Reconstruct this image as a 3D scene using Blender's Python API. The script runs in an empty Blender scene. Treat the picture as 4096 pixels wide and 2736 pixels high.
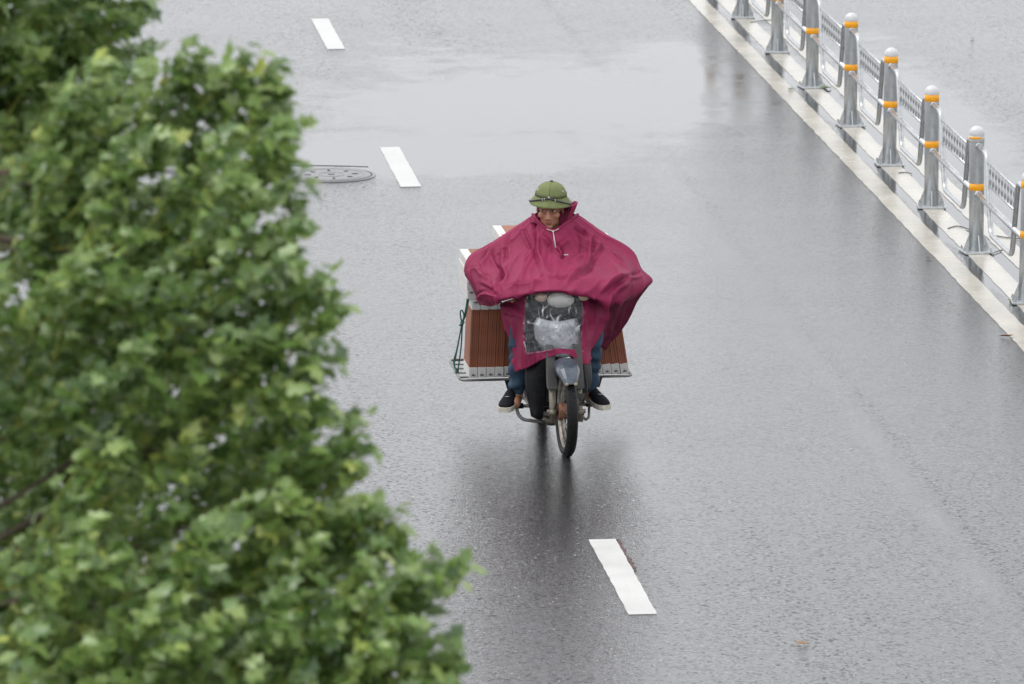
import bpy, math, random
import numpy as np
from mathutils import Vector, Matrix, noise
rad = math.radians
random.seed(11)
rng = np.random.default_rng(5)
scene = bpy.context.scene
col = scene.collection

# ------------------------------------------------------------------ camera, sky, sun, exposure
cam_data = bpy.data.cameras.new("camera")
cam = bpy.data.objects.new("camera", cam_data)
col.objects.link(cam)
cam.location = (0, 0, 8.4)                       # on a footbridge over the road
cam.rotation_euler = (rad(79.0), 0, 0)
cam_data.sensor_width = 36.0
cam_data.lens = 228.5
cam_data.clip_end = 3000
cam_data.dof.use_dof = True
cam_data.dof.focus_distance = 40.6
cam_data.dof.aperture_fstop = 7.0
scene.camera = cam

world = bpy.data.worlds.new("World")
scene.world = world
world.use_nodes = True
wn = world.node_tree
wn.nodes.clear()
sky = wn.nodes.new("ShaderNodeTexSky")
sky.sky_type = 'NISHITA'
sky.sun_disc = False
SUN_EL = 64
SUN_AZ = 285                                       # degrees clockwise from the view direction: high, to the left
sky.sun_elevation = rad(SUN_EL)
sky.sun_rotation = rad(SUN_AZ)
sky.dust_density = 1.8
sky.air_density = 1.0
hsv = wn.nodes.new("ShaderNodeHueSaturation")     # rain cloud: the sky's colour is almost neutral
hsv.inputs["Saturation"].default_value = 0.22
bg = wn.nodes.new("ShaderNodeBackground")
bg.inputs["Strength"].default_value = 0.13
wo = wn.nodes.new("ShaderNodeOutputWorld")
wn.links.new(sky.outputs[0], hsv.inputs["Color"])
cloud = wn.nodes.new("ShaderNodeMix")              # even cloud cover over the clear-sky gradient
cloud.data_type = 'RGBA'
cloud.inputs[0].default_value = 0.72
cloud.inputs[7].default_value = (10.0, 10.2, 10.5, 1)
wn.links.new(hsv.outputs[0], cloud.inputs[6])
wn.links.new(cloud.outputs[2], bg.inputs["Color"])
wn.links.new(bg.outputs[0], wo.inputs["Surface"])

sun_data = bpy.data.lights.new("sun", 'SUN')
sun_data.energy = 1.2
sun_data.angle = rad(40)
sun_data.color = (1.0, 0.98, 0.95)
sun = bpy.data.objects.new("sun", sun_data)
col.objects.link(sun)
sun.rotation_euler = (rad(-(90 - SUN_EL)), 0, rad(-SUN_AZ))
sun.location = (0, 30, 30)

scene.view_settings.view_transform = 'Standard'
scene.view_settings.look = 'None'
scene.view_settings.gamma = 1.0
scene.view_settings.use_curve_mapping = False
scene.view_settings.exposure = 0.28

# ------------------------------------------------------------------ helpers
class Nodes:
    def __init__(self, name):
        self.m = bpy.data.materials.new(name)
        self.m.use_nodes = True
        self.t = self.m.node_tree
        self.b = self.t.nodes["Principled BSDF"]
        self.out = self.t.nodes["Material Output"]
    def n(self, kind, **kw):
        nd = self.t.nodes.new("ShaderNode" + kind)
        for k, v in kw.items():
            if k.startswith('_'):
                setattr(nd, k[1:], v)
            else:
                nd.inputs[k.replace('__', ' ')].default_value = v
        return nd
    def l(self, a, b):
        self.t.links.new(a, b)
    def ramp(self, src, stops):
        r = self.n("ValToRGB")
        e = r.color_ramp.elements
        while len(e) < len(stops):
            e.new(0.5)
        for k, (p, c) in enumerate(stops):
            e[k].position = p
            e[k].color = (c, c, c, 1) if isinstance(c, (int, float)) else (*c, 1)
        self.l(src, r.inputs[0])
        return r.outputs[0]
    def math(self, op, a, b=None, c=None, clamp=False):
        m = self.n("Math", _operation=op, _use_clamp=clamp)
        for k, v in enumerate((a, b, c)):
            if v is None:
                continue
            if isinstance(v, (int, float)):
                m.inputs[k].default_value = v
            else:
                self.l(v, m.inputs[k])
        return m.outputs[0]
    def mix(self, f, a, b):
        m = self.n("Mix", _data_type='RGBA')
        for s, v in ((m.inputs["Factor"], f), (m.inputs[6], a), (m.inputs[7], b)):
            if isinstance(v, (int, float)):
                s.default_value = v
            elif isinstance(v, tuple):
                s.default_value = (*v, 1)
            else:
                self.l(v, s)
        return m.outputs[2]

def mat(name, c, rough=0.5, metal=0.0, var=0.25, vscale=12.0, bump=0.0, bscale=80.0, spec=0.5, c2=None, dirt=None, coat=0.0):
    """A plain painted / cloth / metal surface with uneven colour, uneven gloss and fine relief."""
    N = Nodes(name)
    tc = N.n("TexCoord")
    nz = N.n("TexNoise", Scale=vscale, Detail=5.0, Roughness=0.6)
    N.l(tc.outputs["Object"], nz.inputs["Vector"])
    lo = c2 if c2 else tuple(x * (1 - var) for x in c)
    hi = c if c2 else tuple(min(1, x * (1 + var * 0.7)) for x in c)
    colr = N.ramp(nz.outputs["Fac"], [(0.3, lo), (0.7, hi)])
    if dirt:
        nd = N.n("TexNoise", Scale=vscale * 2.7, Detail=7.0, Roughness=0.7)
        N.l(tc.outputs["Object"], nd.inputs["Vector"])
        colr = N.mix(N.ramp(nd.outputs["Fac"], [(0.52, 0.0), (0.68, 0.8)]), colr, dirt)
    N.l(colr, N.b.inputs["Base Color"])
    N.l(N.math('MULTIPLY_ADD', nz.outputs["Fac"], 0.3 * rough, rough * 0.85), N.b.inputs["Roughness"])
    N.b.inputs["Metallic"].default_value = metal
    N.b.inputs["Specular IOR Level"].default_value = spec
    N.b.inputs["Coat Weight"].default_value = coat
    N.b.inputs["Coat Roughness"].default_value = 0.08
    if bump:
        nb = N.n("TexNoise", Scale=bscale, Detail=4.0)
        N.l(tc.outputs["Object"], nb.inputs["Vector"])
        bp = N.n("Bump", Strength=bump, Distance=0.01)
        N.l(nb.outputs["Fac"], bp.inputs["Height"])
        N.l(bp.outputs[0], N.b.inputs["Normal"])
    return N.m

def fillet(pts, r, n=5):
    """Round the corners of a polyline."""
    pts = [Vector(p) for p in pts]
    out = [pts[0]]
    for a, b, c in zip(pts, pts[1:], pts[2:]):
        d1, d2 = (a - b), (c - b)
        k = min(r, d1.length * 0.49, d2.length * 0.49)
        p, q = b + d1.normalized() * k, b + d2.normalized() * k
        for i in range(n + 1):
            t = i / n
            out.append((1 - t) ** 2 * p + 2 * t * (1 - t) * b + t * t * q)
    return out + [pts[-1]]

def spline(pts, n=6):
    P = [Vector(p) for p in pts]
    P = [P[0] * 2 - P[1]] + P + [P[-1] * 2 - P[-2]]
    out = []
    for i in range(1, len(P) - 2):
        p0, p1, p2, p3 = P[i - 1:i + 3]
        for k in range(n):
            t = k / n
            out.append(0.5 * ((2 * p1) + (p2 - p0) * t + (2 * p0 - 5 * p1 + 4 * p2 - p3) * t * t + (3 * p1 - p0 - 3 * p2 + p3) * t ** 3))
    return out + [P[-2]]

class MB:
    def __init__(self):
        self.v, self.f, self.mi, self.cur = [], [], [], 0
    def add(self, vs, fs, M=None):
        o = len(self.v)
        for p in vs:
            p = Vector(p)
            self.v.append(tuple(M @ p) if M else tuple(p))
        for f in fs:
            self.f.append(tuple(i + o for i in f))
            self.mi.append(self.cur)
        return self
    def box(self, c, s, M=None):
        x, y, z = c
        a, b, h = s[0] / 2, s[1] / 2, s[2] / 2
        vs = [(x + i * a, y + j * b, z + k * h) for k in (-1, 1) for j in (-1, 1) for i in (-1, 1)]
        return self.add(vs, [(0, 2, 3, 1), (4, 5, 7, 6), (0, 1, 5, 4), (2, 6, 7, 3), (0, 4, 6, 2), (1, 3, 7, 5)], M)
    def hexa(self, bottom, top):
        return self.add(list(bottom) + list(top), [(3, 2, 1, 0), (4, 5, 6, 7), (0, 1, 5, 4), (1, 2, 6, 5), (2, 3, 7, 6), (3, 0, 4, 7)])
    def tube(self, path, r, n=10, cap=True, flat=1.0):
        path = [Vector(p) for p in path]
        rs = r if isinstance(r, (list, tuple)) else [r] * len(path)
        up = None
        vs, fs = [], []
        for i, p in enumerate(path):
            t = (path[min(i + 1, len(path) - 1)] - path[max(i - 1, 0)])
            if t.length < 1e-9:
                t = Vector((0, 0, 1))
            t.normalize()
            if up is None:
                up = Vector((0, 0, 1)) if abs(t.z) < 0.9 else Vector((1, 0, 0))
            up = (up - t * up.dot(t))
            up.normalize()
            s = t.cross(up)
            for k in range(n):
                a = 2 * math.pi * k / n
                vs.append(p + (up * math.cos(a) * flat + s * math.sin(a)) * rs[i])
        m = len(path)
        for i in range(m - 1):
            for k in range(n):
                k2 = (k + 1) % n
                fs.append((i * n + k, i * n + k2, (i + 1) * n + k2, (i + 1) * n + k))
        if cap:
            fs.append(tuple(range(n))[::-1])
            fs.append(tuple((m - 1) * n + k for k in range(n)))
        return self.add(vs, fs)
    def lathe(self, prof, n=24, M=None, sx=1.0, sy=1.0, a0=0.0, a1=2 * math.pi):
        """prof: (radius, height) pairs turned about z."""
        vs, fs = [], []
        full = abs(a1 - a0 - 2 * math.pi) < 1e-6
        cnt = n if full else n + 1
        for r, z in prof:
            for k in range(cnt):
                a = a0 + (a1 - a0) * k / n
                vs.append((r * math.cos(a) * sx, r * math.sin(a) * sy, z))
        for i in range(len(prof) - 1):
            for k in range(n):
                k2 = (k + 1) % cnt
                fs.append((i * cnt + k, i * cnt + k2, (i + 1) * cnt + k2, (i + 1) * cnt + k))
        return self.add(vs, fs, M)
    def ell(self, c, r, n=16, m=10, M=None):
        T = Matrix.Translation(c) @ Matrix.Diagonal((*r, 1))
        if M:
            T = M @ T
        return self.lathe([(max(1e-4, math.sin(math.pi * i / m)), -math.cos(math.pi * i / m)) for i in range(m + 1)], n, T)
    def capsule(self, a, b, ra, rb, n=14):
        a, b = Vector(a), Vector(b)
        d = b - a
        L = d.length
        q = d.to_track_quat('Z', 'Y').to_matrix().to_4x4()
        prof = [(max(1e-4, ra * math.sin(t)), -ra * math.cos(t)) for t in np.linspace(0, math.pi / 2, 5)]
        prof += [(max(1e-4, rb * math.cos(t)), L + rb * math.sin(t)) for t in np.linspace(0, math.pi / 2, 5)]
        return self.lathe(prof, n, Matrix.Translation(a) @ q)
    def mesh(self, name, smooth=True):
        me = bpy.data.meshes.new(name)
        me.from_pydata(self.v, [], self.f)
        me.update()
        if smooth:
            me.polygons.foreach_set("use_smooth", [True] * len(me.polygons))
        return me
    def build(self, name, material, parent=None, smooth=True, bevel=0.0, loc=None):
        me = self.mesh(name, smooth)
        ms = material if isinstance(material, (list, tuple)) else [material]
        for m in ms:
            me.materials.append(m)
        if len(ms) > 1:
            me.polygons.foreach_set("material_index", self.mi)
        o = link(name, me, parent, loc)
        if bevel:
            b = o.modifiers.new("bevel", 'BEVEL')
            b.width = bevel
            b.segments = 2
            b.limit_method = 'ANGLE'
            b.angle_limit = rad(40)
        return o

def link(name, data, parent=None, loc=None):
    o = bpy.data.objects.new(name, data)
    col.objects.link(o)
    if parent:
        o.parent = parent
    if loc:
        o.location = loc
    return o

def tag(o, label=None, cat=None, group=None, kind=None):
    for k, v in (("label", label), ("category", cat), ("group", group), ("kind", kind)):
        if v:
            o[k] = v
    return o

def empty(name, loc=(0, 0, 0), rz=0.0):
    o = link(name, None, None, loc)
    o.rotation_euler = (0, 0, rz)
    o.empty_display_size = 0.2
    return o

def copy_tree(o, parent=None):
    c = o.copy()
    col.objects.link(c)
    c.parent = parent
    for ch in o.children:
        copy_tree(ch, c)
    return c

# frame of the road: s runs across it, t along it
ND = Vector((0.99444, 0.1055, 0))
TD = Vector((-0.1055, 0.99444, 0))
ROAD_RZ = math.atan2(0.1055, 0.99444)
def RP(s, t, z=0.0):
    return ND * s + TD * t + Vector((0, 0, z))

# ------------------------------------------------------------------ setting materials
def road_material():
    N = Nodes("wet_asphalt")
    tc = N.n("TexCoord")
    P = tc.outputs["Object"]
    def noise_at(scale, detail=3.0, rough=0.55, vec=P):
        nd = N.n("TexNoise", Scale=scale, Detail=detail, Roughness=rough)
        N.l(vec, nd.inputs["Vector"])
        return nd.outputs["Fac"]
    mp = N.n("Mapping")
    mp.inputs["Rotation"].default_value = (0, 0, -ROAD_RZ)
    N.l(P, mp.inputs["Vector"])
    sep = N.n("SeparateXYZ")
    N.l(mp.outputs[0], sep.inputs[0])
    S, T = sep.outputs[0], sep.outputs[1]
    # standing water: a large shallow pool plus broken patches
    wob = noise_at(0.55, 5.0, 0.62)
    fine = noise_at(2.6, 5.0, 0.65)
    def pool(cs, ct, rs, rt):
        a = N.math('DIVIDE', N.math('SUBTRACT', S, cs), rs)
        b = N.math('DIVIDE', N.math('SUBTRACT', T, ct), rt)
        q = N.math('ADD', N.math('MULTIPLY', a, a), N.math('MULTIPLY', b, b))
        return N.math('SUBTRACT', 1.0, N.math('SQRT', q))
    pools = None
    for a in POOLS:
        q = pool(*a)
        pools = q if pools is None else N.math('MAXIMUM', pools, q)
    pools = N.math('MAXIMUM', pools, -0.55)
    lvl = N.math('ADD', N.math('MULTIPLY', pools, 0.75), N.math('ADD', N.math('MULTIPLY', N.math('SUBTRACT', wob, 0.5), 1.25), N.math('MULTIPLY', N.math('SUBTRACT', fine, 0.5), 1.1)))
    pud = N.n("MapRange", _interpolation_type='SMOOTHSTEP')
    pud.inputs["From Min"].default_value = -0.16
    pud.inputs["From Max"].default_value = 0.55
    N.l(lvl, pud.inputs["Value"])
    pud = pud.outputs[0]
    film = pool(6.3, 45.0, 3.2, 9.0)
    film = N.math('ADD', film, N.math('MULTIPLY', N.math('SUBTRACT', wob, 0.5), 1.1))
    film = N.math('MULTIPLY', film, 0.9, clamp=True)
    def band(cs, w):
        a = N.math('DIVIDE', N.math('SUBTRACT', N.math('ADD', S, N.math('MULTIPLY', N.math('SUBTRACT', wob, 0.5), 0.10)), cs), w)
        return N.math('EXPONENT', N.math('MULTIPLY', N.math('MULTIPLY', a, a), -1.0))
    brk = N.ramp(noise_at(0.7, 5.0, 0.7), [(0.42, 0.0), (0.62, 1.0)])
    seam_wet = N.math('MULTIPLY', band(6.46, 0.07), brk)
    seam_dry = N.math('ADD', N.math('MULTIPLY', band(6.62, 0.06), 0.8), N.math('MULTIPLY', N.math('ADD', band(7.72, 0.10), band(5.35, 0.22)), 0.5))
    damp = N.ramp(noise_at(0.9, 6.0, 0.6), [(0.32, 0.0), (0.68, 1.0)])
    # tyre tracks and lane seams run along the road
    mp2 = N.n("Mapping")
    mp2.inputs["Scale"].default_value = (1.3, 0.06, 1)
    N.l(mp.outputs[0], mp2.inputs["Vector"])
    streak = noise_at(1.0, 4.0, 0.6, mp2.outputs[0])
    # stones
    vor = N.n("TexVoronoi", Scale=95.0)
    N.l(P, vor.inputs["Vector"])
    stone = vor.outputs["Distance"]
    vcol = vor.outputs["Color"]
    sc_ = N.n("SeparateColor")
    N.l(vcol, sc_.inputs[0])
    g1 = noise_at(160.0, 2.0)
    g2 = noise_at(38.0, 3.0)
    base = N.ramp(N.math('ADD', N.math('MULTIPLY', sc_.outputs[0], 0.6), N.math('MULTIPLY', g2, 0.4)),
                  [(0.2, (0.016, 0.016, 0.017)), (0.62, (0.034, 0.034, 0.035)), (0.80, (0.065, 0.065, 0.064)), (0.90, (0.30, 0.295, 0.29))])
    base = N.mix(N.math('MULTIPLY', streak, 0.35), base, (0.042, 0.042, 0.044))
    base = N.mix(N.math('MULTIPLY', pud, 0.35), base, (0.06, 0.062, 0.065))
    vor2 = N.n("TexVoronoi", Scale=52.0)
    N.l(P, vor2.inputs["Vector"])
    sc2 = N.n("SeparateColor")
    N.l(vor2.outputs["Color"], sc2.inputs[0])
    chip = N.math('MULTIPLY', N.math('GREATER_THAN', sc2.outputs[0], 0.984), N.math('LESS_THAN', vor2.outputs["Distance"], 0.36))
    base = N.mix(N.math('MULTIPLY', chip, N.math('SUBTRACT', 1.0, pud)), base, (0.26, 0.255, 0.25))
    N.l(base, N.b.inputs["Base Color"])
    dry = N.math('SUBTRACT', 1.0, pud)
    rg = N.math('ADD', N.math('MULTIPLY', damp, 0.05), N.math('MULTIPLY_ADD', streak, 0.07, 0.06))
    rough = N.math('MULTIPLY_ADD', N.math('SUBTRACT', rg, 0.03), dry, 0.03)
    N.l(rough, N.b.inputs["Roughness"])
    N.b.inputs["IOR"].default_value = 1.55
    g3 = noise_at(15.0, 4.0, 0.7)
    grain = N.math('ADD', N.math('MULTIPLY', sc2.outputs[1], 0.42), N.math('ADD', N.math('MULTIPLY', g2, 0.45), N.math('MULTIPLY', g3, 0.33)))
    gl = N.n("MapRange")
    gl.inputs["From Min"].default_value = 0.36
    gl.inputs["From Max"].default_value = 0.88
    gl.inputs["To Min"].default_value = 0.04
    gl.inputs["To Max"].default_value = 1.62
    N.l(grain, gl.inputs["Value"])
    lv = N.n("Mix", _data_type='FLOAT')
    wet = N.math('MULTIPLY_ADD', film, 0.60, gl.outputs[0])
    wet = N.math('MULTIPLY_ADD', seam_wet, 0.8, wet)
    wet = N.math('MULTIPLY_ADD', seam_dry, -0.30, wet)
    wet = N.math('MULTIPLY_ADD', N.math('SUBTRACT', streak, 0.5), 0.8, wet)
    wet = N.math('MAXIMUM', wet, 0.03)
    N.l(pud, lv.inputs[0]); N.l(wet, lv.inputs[2]); lv.inputs[3].default_value = 0.90
    N.l(lv.outputs[0], N.b.inputs["Specular IOR Level"])
    h = N.math('ADD', N.math('MULTIPLY', stone, 1.0), N.math('ADD', N.math('MULTIPLY', g1, 0.7), N.math('MULTIPLY', g2, 0.8)))
    bp = N.n("Bump", Distance=0.010)
    N.l(h, bp.inputs["Height"])
    N.l(N.math('MULTIPLY_ADD', dry, 0.14, 0.02), bp.inputs["Strength"])
    N.l(bp.outputs[0], N.b.inputs["Normal"])
    return N.m
# (across, along, half width, half length) of the standing water, metres in the road frame
POOLS = [(6.1, 53.6, 2.1, 2.6), (4.6, 50.8, 1.9, 1.2), (7.35, 54.6, 0.6, 2.2), (8.95, 52.0, 0.6, 5.0), (8.28, 50.0, 0.32, 14.0)]

def paint_material(name, c, dirty, rough=0.35, wear=0.0):
    N = Nodes(name)
    tc = N.n("TexCoord")
    P = tc.outputs["Object"]
    a = N.n("TexNoise", Scale=1.6, Detail=6.0, Roughness=0.65)
    b = N.n("TexNoise", Scale=60.0, Detail=3.0)
    N.l(P, a.inputs["Vector"]); N.l(P, b.inputs["Vector"])
    cc = N.mix(N.ramp(a.outputs["Fac"], [(0.40, 0.0), (0.66, 1.0)]), c, dirty)
    cc = N.mix(N.ramp(b.outputs["Fac"], [(0.60 - wear, 0.0), (0.72, 0.35 + wear)]), cc, (0.22, 0.21, 0.20))
    N.l(cc, N.b.inputs["Base Color"])
    N.l(N.ramp(a.outputs["Fac"], [(0.35, rough), (0.6, rough * 0.7)]), N.b.inputs["Roughness"])
    bp = N.n("Bump", Strength=0.10, Distance=0.01)
    N.l(b.outputs["Fac"], bp.inputs["Height"])
    N.l(bp.outputs[0], N.b.inputs["Normal"])
    return N.m

M_ROAD = road_material()
M_DASH = paint_material("white_road_paint", (0.53, 0.53, 0.51), (0.46, 0.455, 0.435), 0.5)
M_LINE = paint_material("worn_cream_road_paint", (0.49, 0.46, 0.405), (0.36, 0.335, 0.29), 0.30, 0.03)
M_CONC = mat("pavement_concrete", (0.30, 0.29, 0.27), 0.5, bump=0.3, bscale=60)

# ------------------------------------------------------------------ road, markings, pavement
g = MB()
g.add([(-400, -200, 0), (400, -200, 0), (400, 900, 0), (-400, 900, 0)], [(0, 1, 2, 3)])
road = tag(g.build("road", M_ROAD, None, smooth=False), "wet grey asphalt road with shallow puddles", kind="structure")

def strip(name, s0, s1, t0, t1, z, material, jag=0.004, step=0.25):
    """A band of paint with slightly uneven edges."""
    n = max(2, int((t1 - t0) / step))
    vs, fs = [], []
    for i in range(n + 1):
        t = t0 + (t1 - t0) * i / n
        for s in (s0, s1):
            j = random.uniform(-jag, jag) if 0 < i < n else 0
            vs += [RP(s + j, t, z), RP(s + j, t, 0.0005)]
    for i in range(n):
        a, b = i * 4, i * 4 + 4
        fs += [(a, a + 2, b + 2, b), (a, b, b + 1, a + 1), (a + 2, a + 3, b + 3, b + 2)]
    fs += [(0, 1, 3, 2), (n * 4, n * 4 + 2, n * 4 + 3, n * 4 + 1)]
    m = MB()
    m.add(vs, fs)
    return m.build(name, material, road, smooth=False)

for t0 in (21.1, 28.05, 34.98, 42.1, 49.29, 56.58, 63.9, 71.2):
    strip("lane_dash", 4.365, 4.523, t0, t0 + 1.9, 0.004, M_DASH, 0.003, 0.08)
M_RESID = mat("dark_red_primer_residue", (0.07, 0.025, 0.02), 0.5, 0, .4, 40)
strip("paint_residue", 4.524, 4.545, 36.05, 36.88, 0.003, M_RESID, 0.014, 0.03)
for s0 in (7.946, 8.202, 8.470):
    strip("painted_line", s0, s0 + 0.16, 20, 110, 0.004, M_LINE, 0.005, 0.12)

pv = MB()
pv.add([RP(-6, -30, .13), RP(.05, -30, .13), RP(.05, 200, .13), RP(-6, 200, .13)], [(0, 1, 2, 3)])
pave = tag(pv.build("pavement", M_CONC, None, smooth=False), "grey concrete pavement under the street tree", kind="structure")
kb = MB()
a, b = RP(.05, -30), RP(.25, 200)
kb.hexa([RP(.05, -30, -.01), RP(.25, -30, -.01), RP(.25, 200, -.01), RP(.05, 200, -.01)], [RP(.05, -30, .134), RP(.22, -30, .134), RP(.22, 200, .134), RP(.05, 200, .134)])
kb.build("kerb", M_CONC, pave, smooth=False)

# ------------------------------------------------------------------ manhole cover
M_IRON = mat("wet_cast_iron", (0.07, 0.07, 0.07), 0.24, 0.0, 0.35, 20, 0.15, 70, 0.5)
M_DARK = mat("dark_gap", (0.012, 0.012, 0.013), 0.8)
mh = empty("manhole_cover", (-1.41, 50.03, 0))
tag(mh, "round slotted iron manhole cover set in the wet asphalt", "manhole cover")
m = MB(); m.lathe([(0.0005, .009), (.305, .009), (.312, .005), (.312, .001)], 48); m.build("lid", M_IRON, mh, smooth=False)
m = MB(); m.lathe([(.313, .0035), (.319, .0035)], 48); m.build("joint", M_DARK, mh, smooth=False)
m = MB(); m.lathe([(.320, .001), (.321, .006), (.345, .006), (.350, .001)], 48); m.build("rim", M_IRON, mh, smooth=False)
m = MB()
for r in (.10, .26):
    m.lathe([(r - .006, .009), (r - .004, .0105), (r + .004, .0105), (r + .006, .009)], 48)
m.build("raised_ring", M_IRON, mh, smooth=False)
slot = None
for k in range(9):
    if k == 8:
        x, y, a = 0, 0, 0.1
    else:
        th = rad(8 + 45 * k)
        x, y, a = .185 * math.cos(th), .185 * math.sin(th), th
    if slot is None:
        m = MB(); m.lathe([(.0005, .0090), (.026, .0090), (.027, .0075)], 16, None, 1.0, .40)
        slot = m.build("slot", M_DARK, mh, smooth=False)
        o = slot
    else:
        o = slot.copy(); col.objects.link(o); o.parent = mh
    o.location = (x, y, 0.002)
    o.rotation_euler = (0, 0, a)
# asphalt patch joint round the frame
m = MB(); m.tube(spline([(-.75, .42, .002), (-.4, .47, .002), (0, .45, .002), (.28, .40, .002)], 8), .0018, 6); m.build("patch_crack", M_DARK, mh)

# ------------------------------------------------------------------ median barrier
M_POST = mat("galvanised_post", (0.56, 0.585, 0.60), 0.34, 0.55, 0.18, 9, 0.03, 120, dirt=(0.44, 0.455, 0.46))
M_TUBE = mat("galvanised_tube", (0.50, 0.51, 0.52), 0.28, 0.8, 0.2, 18, 0.04, 140)
M_CAP = mat("white_cap_paint", (0.56, 0.56, 0.57), 0.22, 0.0, 0.12, 25)
M_ORNG = mat("orange_reflective_tape", (0.95, 0.40, 0.010), 0.35, 0.0, 0.10, 30)
M_PALE = mat("peeled_pale_tape", (0.55, 0.55, 0.53), 0.45)
barrier = empty("median_barrier", RP(8.285, 52.0))
tag(barrier, "galvanised steel median barrier with dome-topped posts and orange bands", "fence")
barrier.rotation_euler = (0, 0, ROAD_RZ)
post_t = [41.98, 44.03, 46.02, 47.96, 49.93, 51.89, 53.96, 56.0, 58.16, 60.2]
SP = 2.02
def post_parts():
    m = MB(); m.lathe([(.0005, .012), (.054, .012), (.054, .872)], 24)
    tube = m.build("post", M_POST, barrier)
    m = MB(); m.lathe([(.056, .868), (.0562, .878)] + [(.056 * math.cos(a), .878 + .055 * math.sin(a)) for a in np.linspace(0.05, math.pi / 2 - .01, 8)], 24)
    m.build("cap", M_CAP, tube)
    for z0, z1 in ((.815, .868), (.462, .512)):
        m = MB(); m.lathe([(.0542, z0), (.0555, z0 + .001), (.0555, z1 - .001), (.0542, z1)], 24); m.build("band", M_ORNG, tube)
    m = MB(); m.box((0, 0, .012), (.215, .215, .014)); m.build("base_plate", M_POST, tube, smooth=False, bevel=.002)
    for k in range(4):
        M = Matrix.Rotation(k * math.pi / 2, 4, 'Z')
        m = MB(); m.hexa([M @ Vector(p) for p in ((.05, -.004, .018), (.103, -.004, .018), (.103, .004, .018), (.05, .004, .018))],
                         [M @ Vector(p) for p in ((.05, -.004, .135), (.056, -.004, .135), (.056, .004, .135), (.05, .004, .135))])
        m.build("gusset", M_TUBE, tube, smooth=False)
    for k in range(4):
        M = Matrix.Rotation(k * math.pi / 2 + math.pi / 4, 4, 'Z') @ Matrix.Translation((.122, 0, .018))
        m = MB(); m.lathe([(.0005, .026), (.007, .026), (.007, .012), (.011, .012), (.011, 0)], 6, M); m.build("bolt", M_TUBE, tube, smooth=False)
    return tube
def panel_parts():
    # local y runs along the fence from one post axis to the next
    top, bot = .79, .235
    path = fillet([(0, .02, top), (0, .37, top), (0, .57, bot), (0, SP - .60, bot), (0, SP - .39, top), (0, SP - .02, top)], .075, 6)
    m = MB(); m.tube(path, .0195, 12)
    fr = m.build("panel", M_TUBE, barrier)
    m = MB(); m.tube([(0, .03, .435), (0, SP - .03, .435)], .0225, 12); m.build("mid_rail", M_TUBE, fr)
    for y in (.053, SP - .053):
        for z, r in ((top, .026), (.435, .029)):
            m = MB(); m.lathe([(.02, -.012), (r, -.010), (r, .010), (.02, .012)], 14, Matrix.Translation((0, y, z)) @ Matrix.Rotation(math.pi / 2, 4, 'X'))
            m.build("collar", M_TUBE, fr)
    for z, e in ((.735, .395), (.572, .455)):
        m = MB(); m.tube([(0, e, z), (0, SP - e, z)], .009, 8); m.build("lattice_rail", M_TUBE, fr)
    drop = None
    for k in range(9):
        y = .52 + (SP - 1.05) * k / 8
        if drop is None:
            m = MB(); m.lathe([(.003, .577), (.006, .59), (.0115, .612), (.006, .64), (.0035, .656), (.006, .668), (.0105, .688), (.006, .712), (.003, .732)], 10)
            drop = m.build("teardrop_baluster", M_TUBE, fr)
            o = drop
        else:
            o = drop.copy(); col.objects.link(o); o.parent = fr
        o.location = (0, y, 0)
    return fr
p0 = post_parts()
f0 = panel_parts()
for i, t in enumerate(post_t):
    o = p0 if i == 0 else copy_tree(p0, barrier)
    o.location = (0, t - 52.0, 0)
    o.rotation_euler = (rad(random.uniform(-.7, .7)), rad(random.uniform(-.7, .7)), rad(random.uniform(-12, 12)))
    if i:
        q = f0 if i == 1 else copy_tree(f0, barrier)
        gap = post_t[i] - post_t[i - 1]
        q.location = (0, post_t[i - 1] - 52.0, 0)
        q.scale = (1, gap / SP, 1)
    if i == 2:                                    # this post's upper band is half peeled away
        for ch in o.children:
            if ch.name.startswith("band") and max(v.co.z for v in ch.data.vertices) > .7:
                for z0, z1, mm, a0, a1 in ((.815, .866, M_PALE, 2.6, 6.1), (.842, .860, M_ORNG, 2.6, 5.1)):
                    m = MB(); m.lathe([(.0542, z0), (.0558 if mm is M_PALE else .0566, z0 + .001), (.0558 if mm is M_PALE else .0566, z1 - .001), (.0542, z1)], 20, None, 1, 1, a0, a1)
                    m.build("band", mm, o)
                bpy.data.objects.remove(ch)
                break

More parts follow.
